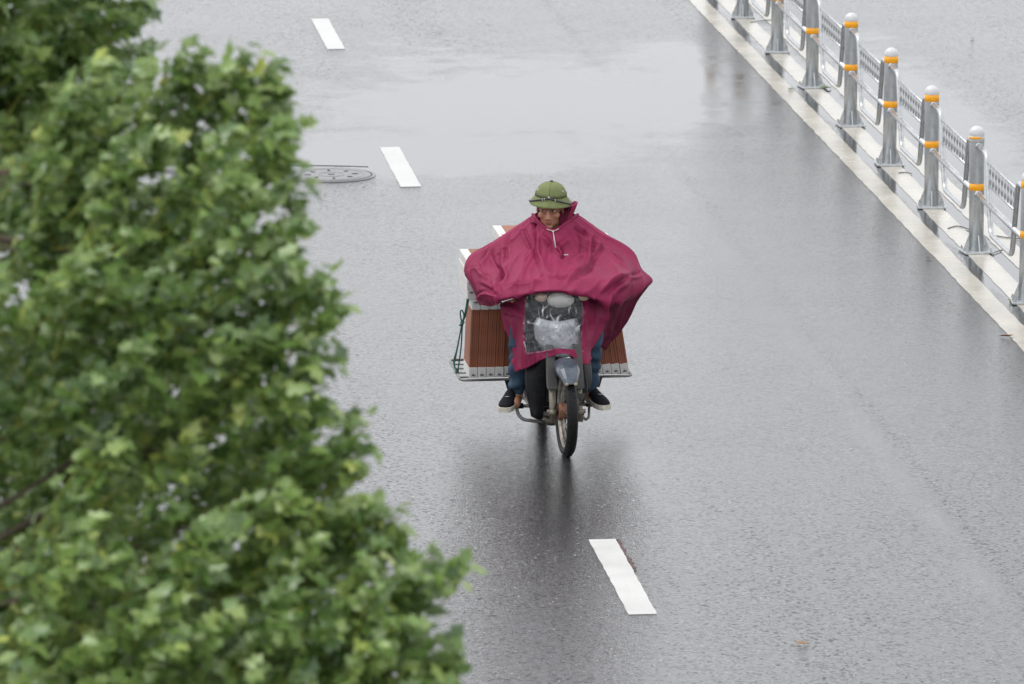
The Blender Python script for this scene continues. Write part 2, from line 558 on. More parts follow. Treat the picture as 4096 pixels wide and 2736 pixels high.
CAPE = [
    [(-0.203,0.84,1.367),(-0.193,0.8,1.357),(-0.176,0.76,1.342),(-0.154,0.72,1.327),(-0.13,0.69,1.312),(-0.105,0.67,1.302),(-0.081,0.665,1.297),(-0.056,0.67,1.302),(-0.031,0.69,1.315),(-0.001,0.72,1.332),(0.027,0.76,1.345),(0.055,0.8,1.357),(0.077,0.84,1.367)],
    [(-0.283,0.86,1.308),(-0.256,0.8,1.301),(-0.228,0.75,1.288),(-0.198,0.7,1.274),(-0.166,0.66,1.262),(-0.127,0.63,1.254),(-0.084,0.62,1.25),(-0.037,0.63,1.256),(0.004,0.66,1.268),(0.037,0.7,1.283),(0.071,0.75,1.305),(0.099,0.8,1.327),(0.118,0.86,1.341)],
    [(-0.421,0.86,1.213),(-0.385,0.78,1.193),(-0.341,0.7,1.18),(-0.292,0.63,1.173),(-0.232,0.58,1.168),(-0.161,0.55,1.165),(-0.084,0.54,1.164),(-0.008,0.55,1.165),(0.064,0.58,1.171),(0.125,0.63,1.181),(0.175,0.7,1.199),(0.22,0.78,1.221),(0.259,0.86,1.241)],
    [(-0.583,0.84,1.116),(-0.533,0.7,1.096),(-0.47,0.58,1.09),(-0.387,0.48,1.092),(-0.292,0.42,1.097),(-0.188,0.39,1.103),(-0.08,0.38,1.107),(0.029,0.39,1.108),(0.128,0.42,1.108),(0.21,0.48,1.108),(0.283,0.57,1.114),(0.35,0.7,1.124),(0.408,0.84,1.138)],
    [(-0.622,0.8,1.03),(-0.566,0.62,1.022),(-0.496,0.44,1.027),(-0.406,0.31,1.04),(-0.297,0.26,1.049),(-0.189,0.24,1.061),(-0.08,0.235,1.068),(0.034,0.24,1.067),(0.148,0.26,1.057),(0.252,0.3,1.045),(0.34,0.36,1.042),(0.419,0.56,1.027),(0.479,0.82,1.024)],
    [(-0.583,0.78,0.95),(-0.544,0.58,0.929),(-0.488,0.36,0.937),(-0.401,0.21,0.962),(-0.292,0.15,0.992),(-0.189,0.12,1.02),(-0.081,0.11,1.03),(0.027,0.12,1.02),(0.128,0.15,0.992),(0.223,0.2,0.95),(0.306,0.28,0.924),(0.425,0.54,0.925),(0.545,0.8,0.955)],
    [(-0.531,0.74,0.818),(-0.5,0.58,0.842),(-0.455,0.4,0.874),(-0.401,0.25,0.929),(-0.292,0.17,0.975),(-0.189,0.14,1.002),(-0.081,0.13,1.013),(0.027,0.14,1.002),(0.128,0.17,0.975),(0.219,0.24,0.92),(0.28,0.33,0.881),(0.382,0.58,0.873),(0.463,0.82,0.895)],
]
APRON = [
    [(-0.407,0.52,0.879),(-0.319,0.37,0.937),(-0.243,0.23,0.986),(-0.162,0.17,1.008),(-0.081,0.15,1.017),(0.001,0.17,1.005),(0.083,0.23,0.977),(0.171,0.36,0.923),(0.26,0.5,0.857)],
    [(-0.396,0.53,0.779),(-0.319,0.39,0.814),(-0.246,0.22,0.858),(-0.162,0.14,0.878),(-0.081,0.115,0.886),(0.001,0.14,0.878),(0.088,0.22,0.858),(0.177,0.37,0.818),(0.25,0.5,0.777)],
    [(-0.36,0.52,0.67),(-0.303,0.39,0.703),(-0.243,0.22,0.747),(-0.162,0.14,0.768),(-0.081,0.11,0.777),(0.001,0.14,0.768),(0.083,0.22,0.747),(0.158,0.36,0.715),(0.222,0.48,0.686)],
    [(-0.33,0.49,0.573),(-0.292,0.37,0.602),(-0.243,0.22,0.639),(-0.162,0.14,0.66),(-0.081,0.1,0.671),(0.001,0.12,0.664),(0.088,0.19,0.645),(0.133,0.29,0.617),(0.15,0.38,0.591)],
    [(-0.308,0.43,0.445),(-0.275,0.34,0.474),(-0.235,0.25,0.509),(-0.156,0.15,0.573),(-0.075,0.08,0.617),(0.006,0.08,0.622),(0.083,0.15,0.562),(0.129,0.2,0.53),(0.163,0.28,0.555)],
]
FLAP = [
    [(0.228,0.56,0.877),(0.312,0.68,0.849),(0.424,0.78,0.88),(0.546,0.82,0.948)],
    [(0.229,0.6,0.769),(0.297,0.7,0.755),(0.381,0.8,0.776),(0.448,0.86,0.815)],
    [(0.219,0.62,0.67),(0.27,0.72,0.651),(0.326,0.81,0.65),(0.371,0.88,0.665)],
    [(0.197,0.64,0.588),(0.218,0.71,0.558),(0.232,0.78,0.533),(0.244,0.84,0.513)],
]
CREASES = [
    (-0.011,0.014,[(-0.202, 1.467), (-0.187, 1.36), (-0.193, 1.271), (-0.169, 1.205), (-0.146, 1.11)]),
    (0.009,0.016,[(-0.158, 1.39), (-0.11, 1.324), (-0.092, 1.253)]),
    (0.014,0.012,[(-0.089, 1.366), (-0.071, 1.283), (-0.033, 1.22)]),
    (-0.012,0.012,[(-0.033, 1.22), (-0.015, 1.265), (-0.056, 1.336)]),
    (0.012,0.014,[(0.021, 1.419), (0.063, 1.36), (0.072, 1.265)]),
    (-0.01,0.013,[(0.051, 1.443), (0.086, 1.408), (0.146, 1.384)]),
    (0.017,0.018,[(0.176, 1.408), (0.146, 1.324), (0.14, 1.211), (0.11, 1.158), (0.033, 1.104), (-0.009, 1.056)]),
    (0.012,0.017,[(0.229, 1.336), (0.188, 1.283), (0.146, 1.217)]),
    (0.014,0.014,[(-0.467, 1.324), (-0.461, 1.229), (-0.414, 1.134), (-0.437, 1.062)]),
    (-0.012,0.013,[(-0.42, 1.336), (-0.414, 1.253), (-0.42, 1.181), (-0.39, 1.122), (-0.42, 1.062)]),
    (0.016,0.02,[(0.438, 1.14), (0.331, 1.104), (0.247, 1.05), (0.2, 1.003)]),
    (-0.013,0.015,[(0.467, 1.146), (0.378, 1.116), (0.289, 1.038)]),
    (0.012,0.011,[(-0.437, 1.068), (-0.42, 1.003)]),
    (-0.011,0.01,[(-0.467, 1.08), (-0.437, 0.997)]),
    (0.01,0.012,[(-0.598, 1.158), (-0.55, 1.163), (-0.521, 1.128), (-0.485, 1.098)]),
    (-0.012,0.016,[(-0.47, 1.318), (-0.515, 1.241), (-0.55, 1.181)]),
    (0.009,0.012,[(-0.128, 1.36), (-0.098, 1.3)]),
    (0.01,0.013,[(-0.039, 1.3), (-0.015, 1.324), (0.027, 1.354)]),
    (0.012,0.013,[(-0.372, 1.033), (-0.283, 1.05), (-0.193, 1.062), (-0.14, 1.08)]),
    (-0.008,0.012,[(-0.14, 1.104), (-0.027, 1.092), (0.069, 1.122)]),
    (0.01,0.012,[(-0.283, 1.443), (-0.247, 1.348), (-0.217, 1.283)]),
    (0.01,0.014,[(-0.027, 1.181), (0.045, 1.205), (0.128, 1.265)]),
    (-0.008,0.013,[(-0.348, 1.396), (-0.372, 1.3), (-0.36, 1.211)]),
    (0.009,0.012,[(0.259, 1.3), (0.307, 1.223), (0.366, 1.175)]),
    (-0.009,0.013,[(-0.533, 1.074), (-0.479, 1.038), (-0.42, 1.021)]),
    (0.012,0.012,[(-0.55, 0.991), (-0.491, 1.009), (-0.431, 0.985)]),
    (0.01,0.014,[(-0.42, 0.943), (-0.324, 0.919), (-0.265, 0.848)]),
    (-0.01,0.012,[(-0.384, 0.884), (-0.312, 0.86)]),
    (0.012,0.013,[(0.176, 0.985), (0.152, 0.896), (0.14, 0.8)]),
    (-0.012,0.013,[(0.128, 0.979), (0.11, 0.913), (0.104, 0.848)]),
    (0.012,0.014,[(0.271, 1.009), (0.247, 0.913), (0.235, 0.824)]),
    (-0.012,0.016,[(0.366, 1.062), (0.307, 0.955), (0.271, 0.86)]),
]
ROPE = [[(-0.615, 0.985, 0.842), (-0.634, 0.975, 0.723), (-0.655, 0.97, 0.648), (-0.673, 0.965, 0.55), (-0.693, 0.96, 0.444), (-0.704, 0.955, 0.38), (-0.687, 0.95, 0.347)], [(-0.606, 0.985, 0.831), (-0.629, 0.975, 0.714), (-0.651, 0.97, 0.642), (-0.659, 0.97, 0.512), (-0.673, 0.965, 0.401), (-0.682, 0.95, 0.341)], [(-0.651, 0.965, 0.643), (-0.662, 0.96, 0.689), (-0.664, 0.955, 0.73), (-0.651, 0.955, 0.735), (-0.642, 0.96, 0.7), (-0.651, 0.965, 0.649)], [(-0.654, 0.968, 0.648), (-0.687, 0.962, 0.486), (-0.707, 0.958, 0.408), (-0.695, 0.95, 0.358)]]
LUMPS = [(-0.464, 17.6, 4.553, 0.09), (-0.588, 17.7, 4.543, 0.12), (-0.343, 17.6, 4.441, 0.06), (-1.248, 18.3, 5.418, 0.22), (-1.042, 18.2, 5.534, 0.22), (-1.138, 18.1, 5.338, 0.2), (-0.907, 18.2, 5.509, 0.13), (-0.782, 18.2, 5.622, 0.09), (-0.898, 18.3, 5.669, 0.06), (-0.708, 18.2, 5.609, 0.07), (-0.68, 18.1, 5.525, 0.07), (-0.777, 18.2, 5.484, 0.12), (-0.85, 18.0, 5.343, 0.22), (-0.666, 18.0, 5.343, 0.08), (-0.647, 18.0, 5.473, 0.03), (-0.7, 17.9, 5.248, 0.12), (-1.066, 17.9, 5.199, 0.25), (-1.286, 17.9, 5.149, 0.25), (-0.818, 17.8, 5.118, 0.22), (-0.628, 17.9, 5.025, 0.12), (-0.539, 17.8, 5.069, 0.07), (-0.527, 17.8, 4.97, 0.05), (-1.124, 17.8, 4.92, 0.24), (-0.747, 17.8, 4.845, 0.2), (-0.601, 17.8, 4.883, 0.11), (-0.59, 17.8, 4.746, 0.09), (-1.373, 18.0, 4.755, 0.25), (-0.95, 17.9, 4.638, 0.22), (-0.652, 17.8, 4.596, 0.17), (-0.502, 17.7, 4.68, 0.09), (-0.435, 17.7, 4.711, 0.05), (-1.195, 17.5, 4.513, 0.22), (-0.907, 17.5, 4.451, 0.2), (-0.67, 17.6, 4.416, 0.18), (-0.5, 17.6, 4.478, 0.11), (-0.404, 17.6, 4.404, 0.08), (-0.354, 17.5, 4.328, 0.13), (-0.257, 17.5, 4.328, 0.09), (-0.161, 17.5, 4.34, 0.045), (-1.281, 17.3, 4.227, 0.25), (-0.983, 17.3, 4.227, 0.24), (-0.64, 17.4, 4.203, 0.2), (-0.376, 17.4, 4.191, 0.18), (-0.238, 17.4, 4.166, 0.11), (-0.19, 17.4, 4.104, 0.06), (-0.805, 17.3, 4.031, 0.25), (-0.447, 17.3, 4.018, 0.2), (-0.267, 17.3, 4.018, 0.12), (-1.165, 17.3, 3.994, 0.25)]
BACK_LUMPS = [(-1.453, 18.5, 4.369, 0.3), (-1.436, 18.4, 4.118, 0.3), (-1.451, 18.2, 3.816, 0.3), (-0.702, 18.5, 4.55, 0.16), (-0.596, 18.3, 4.271, 0.16), (-0.406, 18.2, 4.049, 0.14), (-1.198, 18.8, 4.934, 0.28), (-1.544, 19.6, 5.596, 0.25), (-1.432, 19.7, 5.609, 0.25), (-1.3, 19.7, 5.46, 0.18), (-1.532, 19.6, 5.502, 0.25), (-1.361, 19.6, 5.395, 0.22), (-1.508, 19.4, 5.239, 0.25), (-1.426, 19.6, 5.489, 0.34), (-1.253, 19.6, 5.569, 0.2), (-1.509, 19.6, 5.314, 0.3), (-1.166, 19.5, 5.637, 0.07), (-1.362, 19.0, 5.186, 0.3), (-1.081, 18.8, 5.09, 0.3), (-1.308, 18.7, 4.796, 0.32), (-0.937, 18.7, 4.874, 0.25), (-1.08, 18.7, 4.614, 0.32), (-1.352, 18.7, 4.417, 0.32), (-0.86, 18.6, 4.399, 0.22), (-1.106, 18.4, 4.157, 0.32), (-0.773, 18.3, 4.129, 0.26), (-0.569, 18.2, 4.126, 0.2), (-1.287, 18.2, 3.868, 0.32), (-0.935, 18.2, 3.868, 0.3), (-0.592, 18.1, 3.854, 0.24)]

P0 = Vector((0.337, 39.518, 0.0))
YAW = rad(7.0)
RY = Matrix.Rotation(YAW, 3, 'Z')
def B(x, y, z):
    """bike frame (x to the rider's left, y to the rear) -> frame of the rider at P0"""
    return RY @ Vector((x, y, z))

# ------------------------------------------------------------------ motorbike
M_RUB = mat("tyre_rubber", (0.012, 0.012, 0.013), 0.5, 0, 0.3, 30, 0.2, 90, 0.2)
M_RIM = mat("rusty_rim_steel", (0.30, 0.28, 0.25), 0.45, 0.7, 0.4, 30, 0.1, 90, dirt=(0.16, 0.07, 0.035))
M_RUST = mat("rusty_hub", (0.20, 0.095, 0.055), 0.7, 0.2, 0.4, 30, 0.2, 90)
M_NAVY = mat("faded_navy_paint", (0.045, 0.060, 0.085), 0.30, 0, 0.4, 18, 0.05, 60, dirt=(0.10, 0.105, 0.11), coat=0.2)
M_BLK = mat("black_plastic", (0.010, 0.010, 0.012), 0.40, 0, 0.35, 20, 0.08, 90, 0.22, dirt=(0.030, 0.030, 0.030))
M_GREY = mat("scuffed_grey_plastic", (0.045, 0.045, 0.042), 0.5, 0, 0.3, 24, 0.1, 80, dirt=(0.08, 0.074, 0.062))
M_FORK = mat("dirty_fork_alloy", (0.17, 0.15, 0.12), 0.45, 0.6, 0.35, 30, 0.1, 90, dirt=(0.12, 0.09, 0.06))
M_STEEL = mat("dull_rack_steel", (0.22, 0.21, 0.20), 0.40, 0.7, 0.35, 30, 0.08, 90, dirt=(0.10, 0.06, 0.04))
M_CHRM = mat("bright_lever_alloy", (0.75, 0.75, 0.76), 0.22, 0.9, 0.1)
M_LENS = mat("pale_headlight_lens", (0.62, 0.60, 0.55), 0.12, 0, 0.2, 20, coat=0.6)
M_AMBER = mat("faded_indicator_lens", (0.55, 0.40, 0.30), 0.18, 0, 0.2, 20, coat=0.5)
M_SILV = mat("silver_cowl", (0.66, 0.67, 0.70), 0.35, 0.2, 0.3, 15, dirt=(0.15, 0.15, 0.15))
M_VINYL = mat("black_seat_vinyl", (0.02, 0.02, 0.02), 0.45, 0, 0.3, 20, 0.1, 60)

bike = empty("motorbike", P0, YAW)
tag(bike, "old navy underbone motorbike with side racks loaded with tile packs", "motorbike")

def wheel(name, y, hubmat, steer=0.0):
    RX = Matrix.Translation((0, y, .28)) @ Matrix.Rotation(steer, 4, 'Z') @ Matrix.Rotation(math.pi / 2, 4, 'Y')
    m = MB()
    m.lathe([(.055, -.05), (.058, -.03), (.05, -.02), (.05, .02), (.058, .03), (.055, .05), (.02, .052), (.02, -.052), (.055, -.05)], 20, RX)
    hub = m.build(name, hubmat, bike)
    prof = [(.225, -.026), (.245, -.034), (.262, -.033), (.274, -.022), (.2795, -.008), (.2795, .008), (.274, .022), (.262, .033), (.245, .034), (.225, .026), (.222, 0), (.225, -.026)]
    m = MB(); m.lathe(prof, 56, RX); m.build("tyre", M_RUB, hub)
    m = MB()
    for k in range(44):                            # raised tread blocks
        a = k * math.tau / 44
        for sx_ in (-1, 1):
            m.box((.2785, 0, sx_ * .013), (.006, .022, .012), RX @ Matrix.Rotation(a + sx_ * .035, 4, 'Z') @ Matrix.Rotation(0, 4, 'X'))
    m.build("tread", M_RUB, hub, smooth=False)
    m = MB(); m.lathe([(.226, -.022), (.218, -.021), (.207, -.010), (.207, .010), (.218, .021), (.226, .022)], 48, RX); m.build("rim", M_RIM, hub)
    sp = None
    for k in range(32):
        a = k * math.tau / 32
        s = 1 if k % 2 else -1
        lean = .42 * (1 if (k // 2) % 2 else -1)
        p, q = Vector((.055 * math.cos(a + lean), .055 * math.sin(a + lean), s * .03)), Vector((.21 * math.cos(a), .21 * math.sin(a), 0))
        m = MB(); m.tube([RX @ p, RX @ q], .0018, 5); m.build("spoke", M_RIM, hub)
    return hub
wheel("front_wheel", 0.0, M_RUST, rad(1.5))
wheel("rear_wheel", 1.20, M_FORK)

# front fork
for s in (-1, 1):
    x = s * .084
    m = MB(); m.tube([(x, -.012, .215), (x, .012, .30), (x, .05, .44)], [.021, .0205, .0205], 14)
    m.lathe([(.018, -.02), (.03, -.018), (.03, .018), (.018, .02)], 14, Matrix.Translation((x, 0, .272)) @ Matrix.Rotation(rad(-12), 4, 'X'))
    leg = m.build("fork_leg", M_FORK, bike)
    m = MB(); m.lathe([(.0005, -.02), (.014, -.02), (.014, .02), (.0005, .02)], 8, Matrix.Translation((s * .10, 0, .28)) @ Matrix.Rotation(math.pi / 2, 4, 'Y')); m.build("axle_nut", M_FORK, leg)
    m = MB()
    m.hexa([(x - .034, .015, .415), (x + .034, .015, .415), (x + .030, .09, .43), (x - .030, .09, .43)],
           [(x - .028, .13, .66), (x + .028, .13, .66), (x + .024, .19, .67), (x - .024, .19, .67)])
    m.build("fork_cover", M_GREY, bike, smooth=False, bevel=.008)
    if s > 0:
        m = MB(); m.box((x + .01, .0, .375), (.05, .05, .028)); m.box((x + .012, .0, .335), (.036, .04, .03)); m.build("brake_cable_bracket", M_GREY, bike, smooth=False, bevel=.004)
m = MB(); m.tube(spline([(.098, -.02, .33), (.128, -.01, .42), (.125, .10, .52), (.10, .22, .60), (.06, .27, .75)], 6), .005, 6); m.build("brake_cable", M_BLK, bike)

# front mudguard
vs, fs = [], []
secs = 15
for i in range(secs):
    t = i / (secs - 1)
    a = rad(-47 + 112 * t)
    w = .52 + .48 * min(1, t * 4.0) if t < .25 else 1.0
    lift = .004 * math.sin(t * math.pi)
    prof = [(-.068, -.068), (-.074, -.03), (-.060, .000), (-.034, .016), (.034, .016), (.060, .000), (.074, -.03), (.068, -.068)]
    if t > .75:
        w *= 1 - (t - .75)
    for px, pr in prof:
        r = .312 + pr * (0.45 + .55 * min(1, t * 3)) + lift
        vs.append((px * w, math.sin(a) * r, .28 + math.cos(a) * r))
n = 8
for i in range(secs - 1):
    for k in range(n - 1):
        fs.append((i * n + k, i * n + k + 1, (i + 1) * n + k + 1, (i + 1) * n + k))
m = MB(); m.add(vs, fs)
fen = m.build("front_mudguard", M_NAVY, bike, smooth=False)
sm = fen.modifiers.new("thick", 'SOLIDIFY'); sm.thickness = .005
bv = fen.modifiers.new("bevel", 'BEVEL'); bv.width = .004; bv.segments = 2; bv.limit_method = 'ANGLE'; bv.angle_limit = rad(30)
M_SCUF = mat("scuffed_tip", (0.33, 0.27, 0.17), 0.6)
for s in (-1, 1):
    m = MB(); m.ell((s * .028, -.236, .497), (.011, .006, .010), 10, 6); m.build("scuff", M_SCUF, fen)

# leg shield, cowls
def shell(name, rows, material, thick=.006, parent=None):
    G = cr_grid(np.array(rows, float), 5, 5)
    r, c = G.shape[:2]
    m = MB(); m.add([tuple(p) for p in G.reshape(-1, 3)], [(i * c + j, i * c + j + 1, (i + 1) * c + j + 1, (i + 1) * c + j) for i in range(r - 1) for j in range(c - 1)])
    o = m.build(name, material, parent or bike)
    sm = o.modifiers.new("thick", 'SOLIDIFY'); sm.thickness = thick
    return o
def cr_axis(P, n):
    """Catmull-Rom refinement along axis 0."""
    Q = np.concatenate([2 * P[:1] - P[1:2], P, 2 * P[-1:] - P[-2:-1]])
    out = []
    for i in range(1, len(Q) - 2):
        p0_, p1_, p2_, p3_ = Q[i - 1], Q[i], Q[i + 1], Q[i + 2]
        for k in range(n):
            t = k / n
            out.append(.5 * (2 * p1_ + (p2_ - p0_) * t + (2 * p0_ - 5 * p1_ + 4 * p2_ - p3_) * t * t + (3 * p1_ - p0_ - 3 * p2_ + p3_) * t ** 3))
    out.append(Q[-2])
    return np.array(out)
def cr_grid(P, nr, nc):
    return np.swapaxes(cr_axis(np.swapaxes(cr_axis(P, nr), 0, 1), nc), 0, 1)

for s in (-1, 1):
    low = .16 if s < 0 else .27
    shell("leg_shield", [[(s * .05, .32, .76), (s * .10, .36, .76), (s * .14, .46, .75)],
                         [(s * .06, .28, .60), (s * .13, .31, .60), (s * .19, .42, .58)],
                         [(s * .08, .30, .42), (s * .15, .31, .42), (s * .21, .40, .40)],
                         [(s * .10, .36, low), (s * .14, .36, low), (s * .17, .41, low + .01)]], M_BLK)
shell("front_cowl", [[(-.15, .25, .83), (-.04, .20, .81), (.09, .25, .82)], [(-.17, .25, .78), (-.04, .18, .77), (.11, .25, .78)], [(-.15, .26, .68), (-.03, .19, .66), (.13, .26, .68)], [(-.09, .26, .61), (0, .20, .58), (.12, .26, .60)]], M_SILV)
# headlight cowl with handlebar
hb = MB()
hb.ell((0, .25, .950), (.150, .085, .070), 24, 12)
hb.ell((0, .28, .985), (.10, .07, .045), 20, 10)
cowl = hb.build("headlight_cowl", M_BLK, bike)
m = MB(); m.ell((-.01, .190, .950), (.088, .045, .052), 24, 12); m.build("headlight", M_LENS, bike)
for s in (-1, 1):
    m = MB(); m.ell((s * .130, .205, .965), (.042, .03, .030), 16, 10); m.build("indicator", M_AMBER, bike)
    m = MB(); m.tube(fillet([(s * .08, .25, .975), (s * .2, .28, .975), (s * .40, .355, .945)], .08, 5), .013, 10); m.build("handlebar", M_STEEL, bike)
    m = MB(); m.tube([(s * .285, .313, .957), (s * .40, .355, .945)], .0175, 12); m.build("grip", M_RUB, bike)
    m = MB(); m.tube(fillet([(s * .22, .26, .965), (s * .30, .272, .945), (s * .372, .285, .930)], .05, 4), [.006] * 5 + [.007] * 2 + [.0085], 8) if False else m.tube(fillet([(s * .25, .29, .965), (s * .31, .285, .945), (s * .362, .282, .930)], .05, 4), .007, 8)
    m.ell((s * .362, .282, .930), (.010, .010, .010), 10, 6)
    m.build("brake_lever", M_CHRM, bike)

# body between the wheels
m = MB(); m.tube(spline([(0, .24, .80), (0, .40, .55), (0, .62, .47), (0, .9, .52), (0, 1.15, .62)], 6), .035, 12); m.build("frame_tube", M_BLK, bike)
m = MB(); m.box((0, .62, .30), (.20, .26, .17)); m.lathe([(.06, 0), (.062, .02), (.055, .025), (.055, .18)], 16, Matrix.Translation((0, .48, .30)) @ Matrix.Rotation(rad(80), 4, 'X'))
m.build("engine", M_BLK, bike, smooth=False, bevel=.02)
for k in range(6):
    m = MB(); m.box((0, .46 - k * .022, .31 + k * .003), (.13, .006, .11)); m.build("cooling_fin", M_GREY, bike, smooth=False)
m = MB(); m.lathe([(.085, -.012), (.085, .0), (.07, .014), (.0005, .016)], 22, Matrix.Translation((-.105, .62, .30)) @ Matrix.Rotation(-math.pi / 2, 4, 'Y')); m.build("clutch_cover", M_GREY, bike)
m = MB(); m.tube(fillet([(-.03, .36, .27), (-.05, .35, .19), (-.12, .50, .17), (-.15, .85, .20)], .06, 5), .017, 10)
m.tube([(-.15, .84, .20), (-.155, .95, .22), (-.17, 1.35, .29)], [.02, .042, .044], 14); m.build("exhaust", M_STEEL, bike)
m = MB(); m.box((0, .93, .735), (.24, .62, .09)); m.build("seat", M_VINYL, bike, smooth=False, bevel=.035)
for s in (-1, 1):
    m = MB(); m.hexa([(s * .03, .62, .50), (s * .11, .62, .52), (s * .12, 1.38, .62), (s * .03, 1.38, .60)], [(s * .03, .62, .68), (s * .11, .64, .68), (s * .12, 1.38, .70), (s * .03, 1.38, .70)])
    m.build("side_panel", M_NAVY, bike, smooth=False, bevel=.015)
    m = MB(); m.tube([(s * .10, 1.2, .28), (s * .11, 1.05, .62)], .022, 10); m.build("rear_shock", M_STEEL, bike)
    m = MB(); m.tube([(s * .07, .68, .28), (s * .08, 1.2, .28)], .017, 8); m.build("swingarm", M_BLK, bike)
vs, fs = [], []
for i in range(13):
    a = rad(-40 + 130 * i / 12)
    for px, pr in ((-.065, -.05), (-.06, 0), (0, .015), (.06, 0), (.065, -.05)):
        vs.append((px, 1.2 + math.sin(a) * (.33 + pr), .29 + math.cos(a) * (.33 + pr)))
for i in range(12):
    for k in range(4):
        fs.append((i * 5 + k, i * 5 + k + 1, i * 5 + k + 6, i * 5 + k + 5))
m = MB(); m.add(vs, fs); o = m.build("rear_mudguard", M_BLK, bike); o.modifiers.new("thick", 'SOLIDIFY').thickness = .005
# foot rests and guard bars
m = MB(); m.tube([(-.31, .56, .205), (.29, .56, .205)], .011, 8); m.build("footrest_bar", M_STEEL, bike)
for s in (-1, 1):
    m = MB(); m.tube([(s * .20, .56, .207), (s * .32 if s < 0 else .30, .56, .207)], .018, 10); m.build("footrest_rubber", M_RUB, bike)
m = MB(); m.tube(fillet([(-.25, .52, .235), (-.243, .50, .17), (-.215, .48, .135), (-.08, .46, .118)], .05, 5), .011, 8); m.build("gear_guard_bar", M_STEEL, bike)
m = MB(); m.tube(fillet([(.15, .55, .215), (.165, .5, .15), (.185, .48, .120), (.207, .48, .14), (.213, .52, .22)], .03, 5), .0085, 8); m.build("pedal_bar", M_STEEL, bike)
m = MB(); m.tube(fillet([(.14, .54, .225), (.215, .52, .222)], .03, 5), .006, 8); m.build("pedal", M_STEEL, bike)
m = MB(); m.ell((-.03, .50, .135), (.06, .10, .045), 16, 10); m.build("sump", M_FORK, bike)
# side racks
def rack(s, xi, xo, zf):
    loop = fillet([(s * xi, .965, zf), (s * xo, .965, zf), (s * xo, 1.62, zf + .004), (s * xi, 1.62, zf + .004), (s * xi, .97, zf + .001)], .05, 5)
    m = MB(); m.tube(loop, .0085, 8)
    rk = m.build("side_rack", M_STEEL, bike)
    for y in (1.08, 1.22, 1.36, 1.50):
        m = MB(); m.tube([(s * xi, y, zf - .002), (s * xo, y, zf - .002)], .006, 6); m.build("cross_bar", M_STEEL, rk)
    for y in (1.02, 1.55):
        m = MB(); m.tube([(s * (xi + .04), y, zf - .008), (s * .12, y, zf + .16), (s * .10, y, .62)], .009, 8); m.build("strut", M_STEEL, rk)
    m = MB(); m.hexa([(s * (xi + .02), 1.0, zf - .075), (s * (xi + .055), 1.0, zf - .075), (s * (xi + .055), 1.03, zf - .075), (s * (xi + .02), 1.03, zf - .075)],
                     [(s * xi, 1.0, zf - .008), (s * (xi + .075), 1.0, zf - .008), (s * (xi + .075), 1.03, zf - .008), (s * xi, 1.03, zf - .008)]); m.build("bracket", M_BLK, rk, smooth=False)
    return rk
rack(-1, .19, .548, .297)
rack(1, .29, .548, .300)
m = MB(); m.tube(fillet([(-.20, .965, .297), (-.12, 1.0, .297), (-.05, 1.1, .36)], .05, 4), .012, 8); m.build("rack_brace", M_STEEL, bike)
m = MB(); m.box((0, 1.33, .792), (.62, .56, .016)); m.build("top_carrier", M_STEEL, bike, smooth=False)

# ------------------------------------------------------------------ tile packs
M_CLAY = None
def clay():
    N = Nodes("brown_tile_clay")
    tc = N.n("TexCoord")
    nz = N.n("TexNoise", Scale=9.0, Detail=5.0)
    N.l(tc.outputs["Object"], nz.inputs["Vector"])
    oi = N.n("ObjectInfo")
    c = N.ramp(nz.outputs["Fac"], [(0.3, (0.20, 0.058, 0.028)), (0.7, (0.29, 0.095, 0.046))])
    h = N.n("HueSaturation")
    N.l(c, h.inputs["Color"])
    N.l(N.math('MULTIPLY_ADD', oi.outputs["Random"], 0.35, 0.82), h.inputs["Value"])
    N.l(h.outputs[0], N.b.inputs["Base Color"])
    N.b.inputs["Roughness"].default_value = 0.55
    return N.m
M_CLAY = clay()
M_CARD = mat("white_carton", (0.60, 0.59, 0.57), 0.6, 0, 0.08, 30, 0.05, 60)
M_INK = mat("dark_print", (0.05, 0.05, 0.09), 0.7)
M_PINK = mat("pink_print_line", (0.55, 0.22, 0.22), 0.7)
def stroke(m, pts, w):
    """flat lettering strokes in the x-z plane"""
    for (x0, z0), (x1, z1) in zip(pts, pts[1:]):
        d = Vector((x1 - x0, z1 - z0)); d.normalize()
        nx, nz = -d.y * w / 2, d.x * w / 2
        m.add([(x0 + nx, 0, z0 + nz), (x0 - nx, 0, z0 - nz), (x1 - nx, 0, z1 - nz), (x1 + nx, 0, z1 + nz)], [(0, 1, 2, 3)])
def print_A1(parent, w, h, flip, y):
    """'A1' and a round mark on a carton face w x h that looks towards -y"""
    m = MB()
    k = h * .30
    for ox, pts in ((-.012, [[(-.009, 0), (0, k), (.009, 0)], [(-.005, k * .38), (.005, k * .38)]]), (.010, [[(-.004, k * .75), (0.001, k), (0.001, 0)]])):
        for pl in pts:
            stroke(m, [(ox * .75 + a * .75, b * .8 + h * .12) for a, b in pl], .0021)
    S = Matrix.Diagonal((-1 if flip else 1, 1, -1 if flip else 1, 1))
    top = Matrix.Translation((0, y, h / 2)) @ S
    mm = MB(); mm.add([top @ Vector(v) for v in m.v], m.f)
    mm.build("print", M_INK, parent, smooth=False)
    m = MB(); m.lathe([(.0003, 0), (.0062, 0), (.0062, .0005)], 14, Matrix.Translation((0, y - .0002, h * (.28 if flip else .72))) @ Matrix.Rotation(math.pi / 2, 4, 'X')); m.build("round_mark", M_INK, parent, smooth=False)
    m = MB(); m.box((0, y, h / 2), (w * .45, .0006, .0008)); m.build("print_line", M_INK, parent, smooth=False)

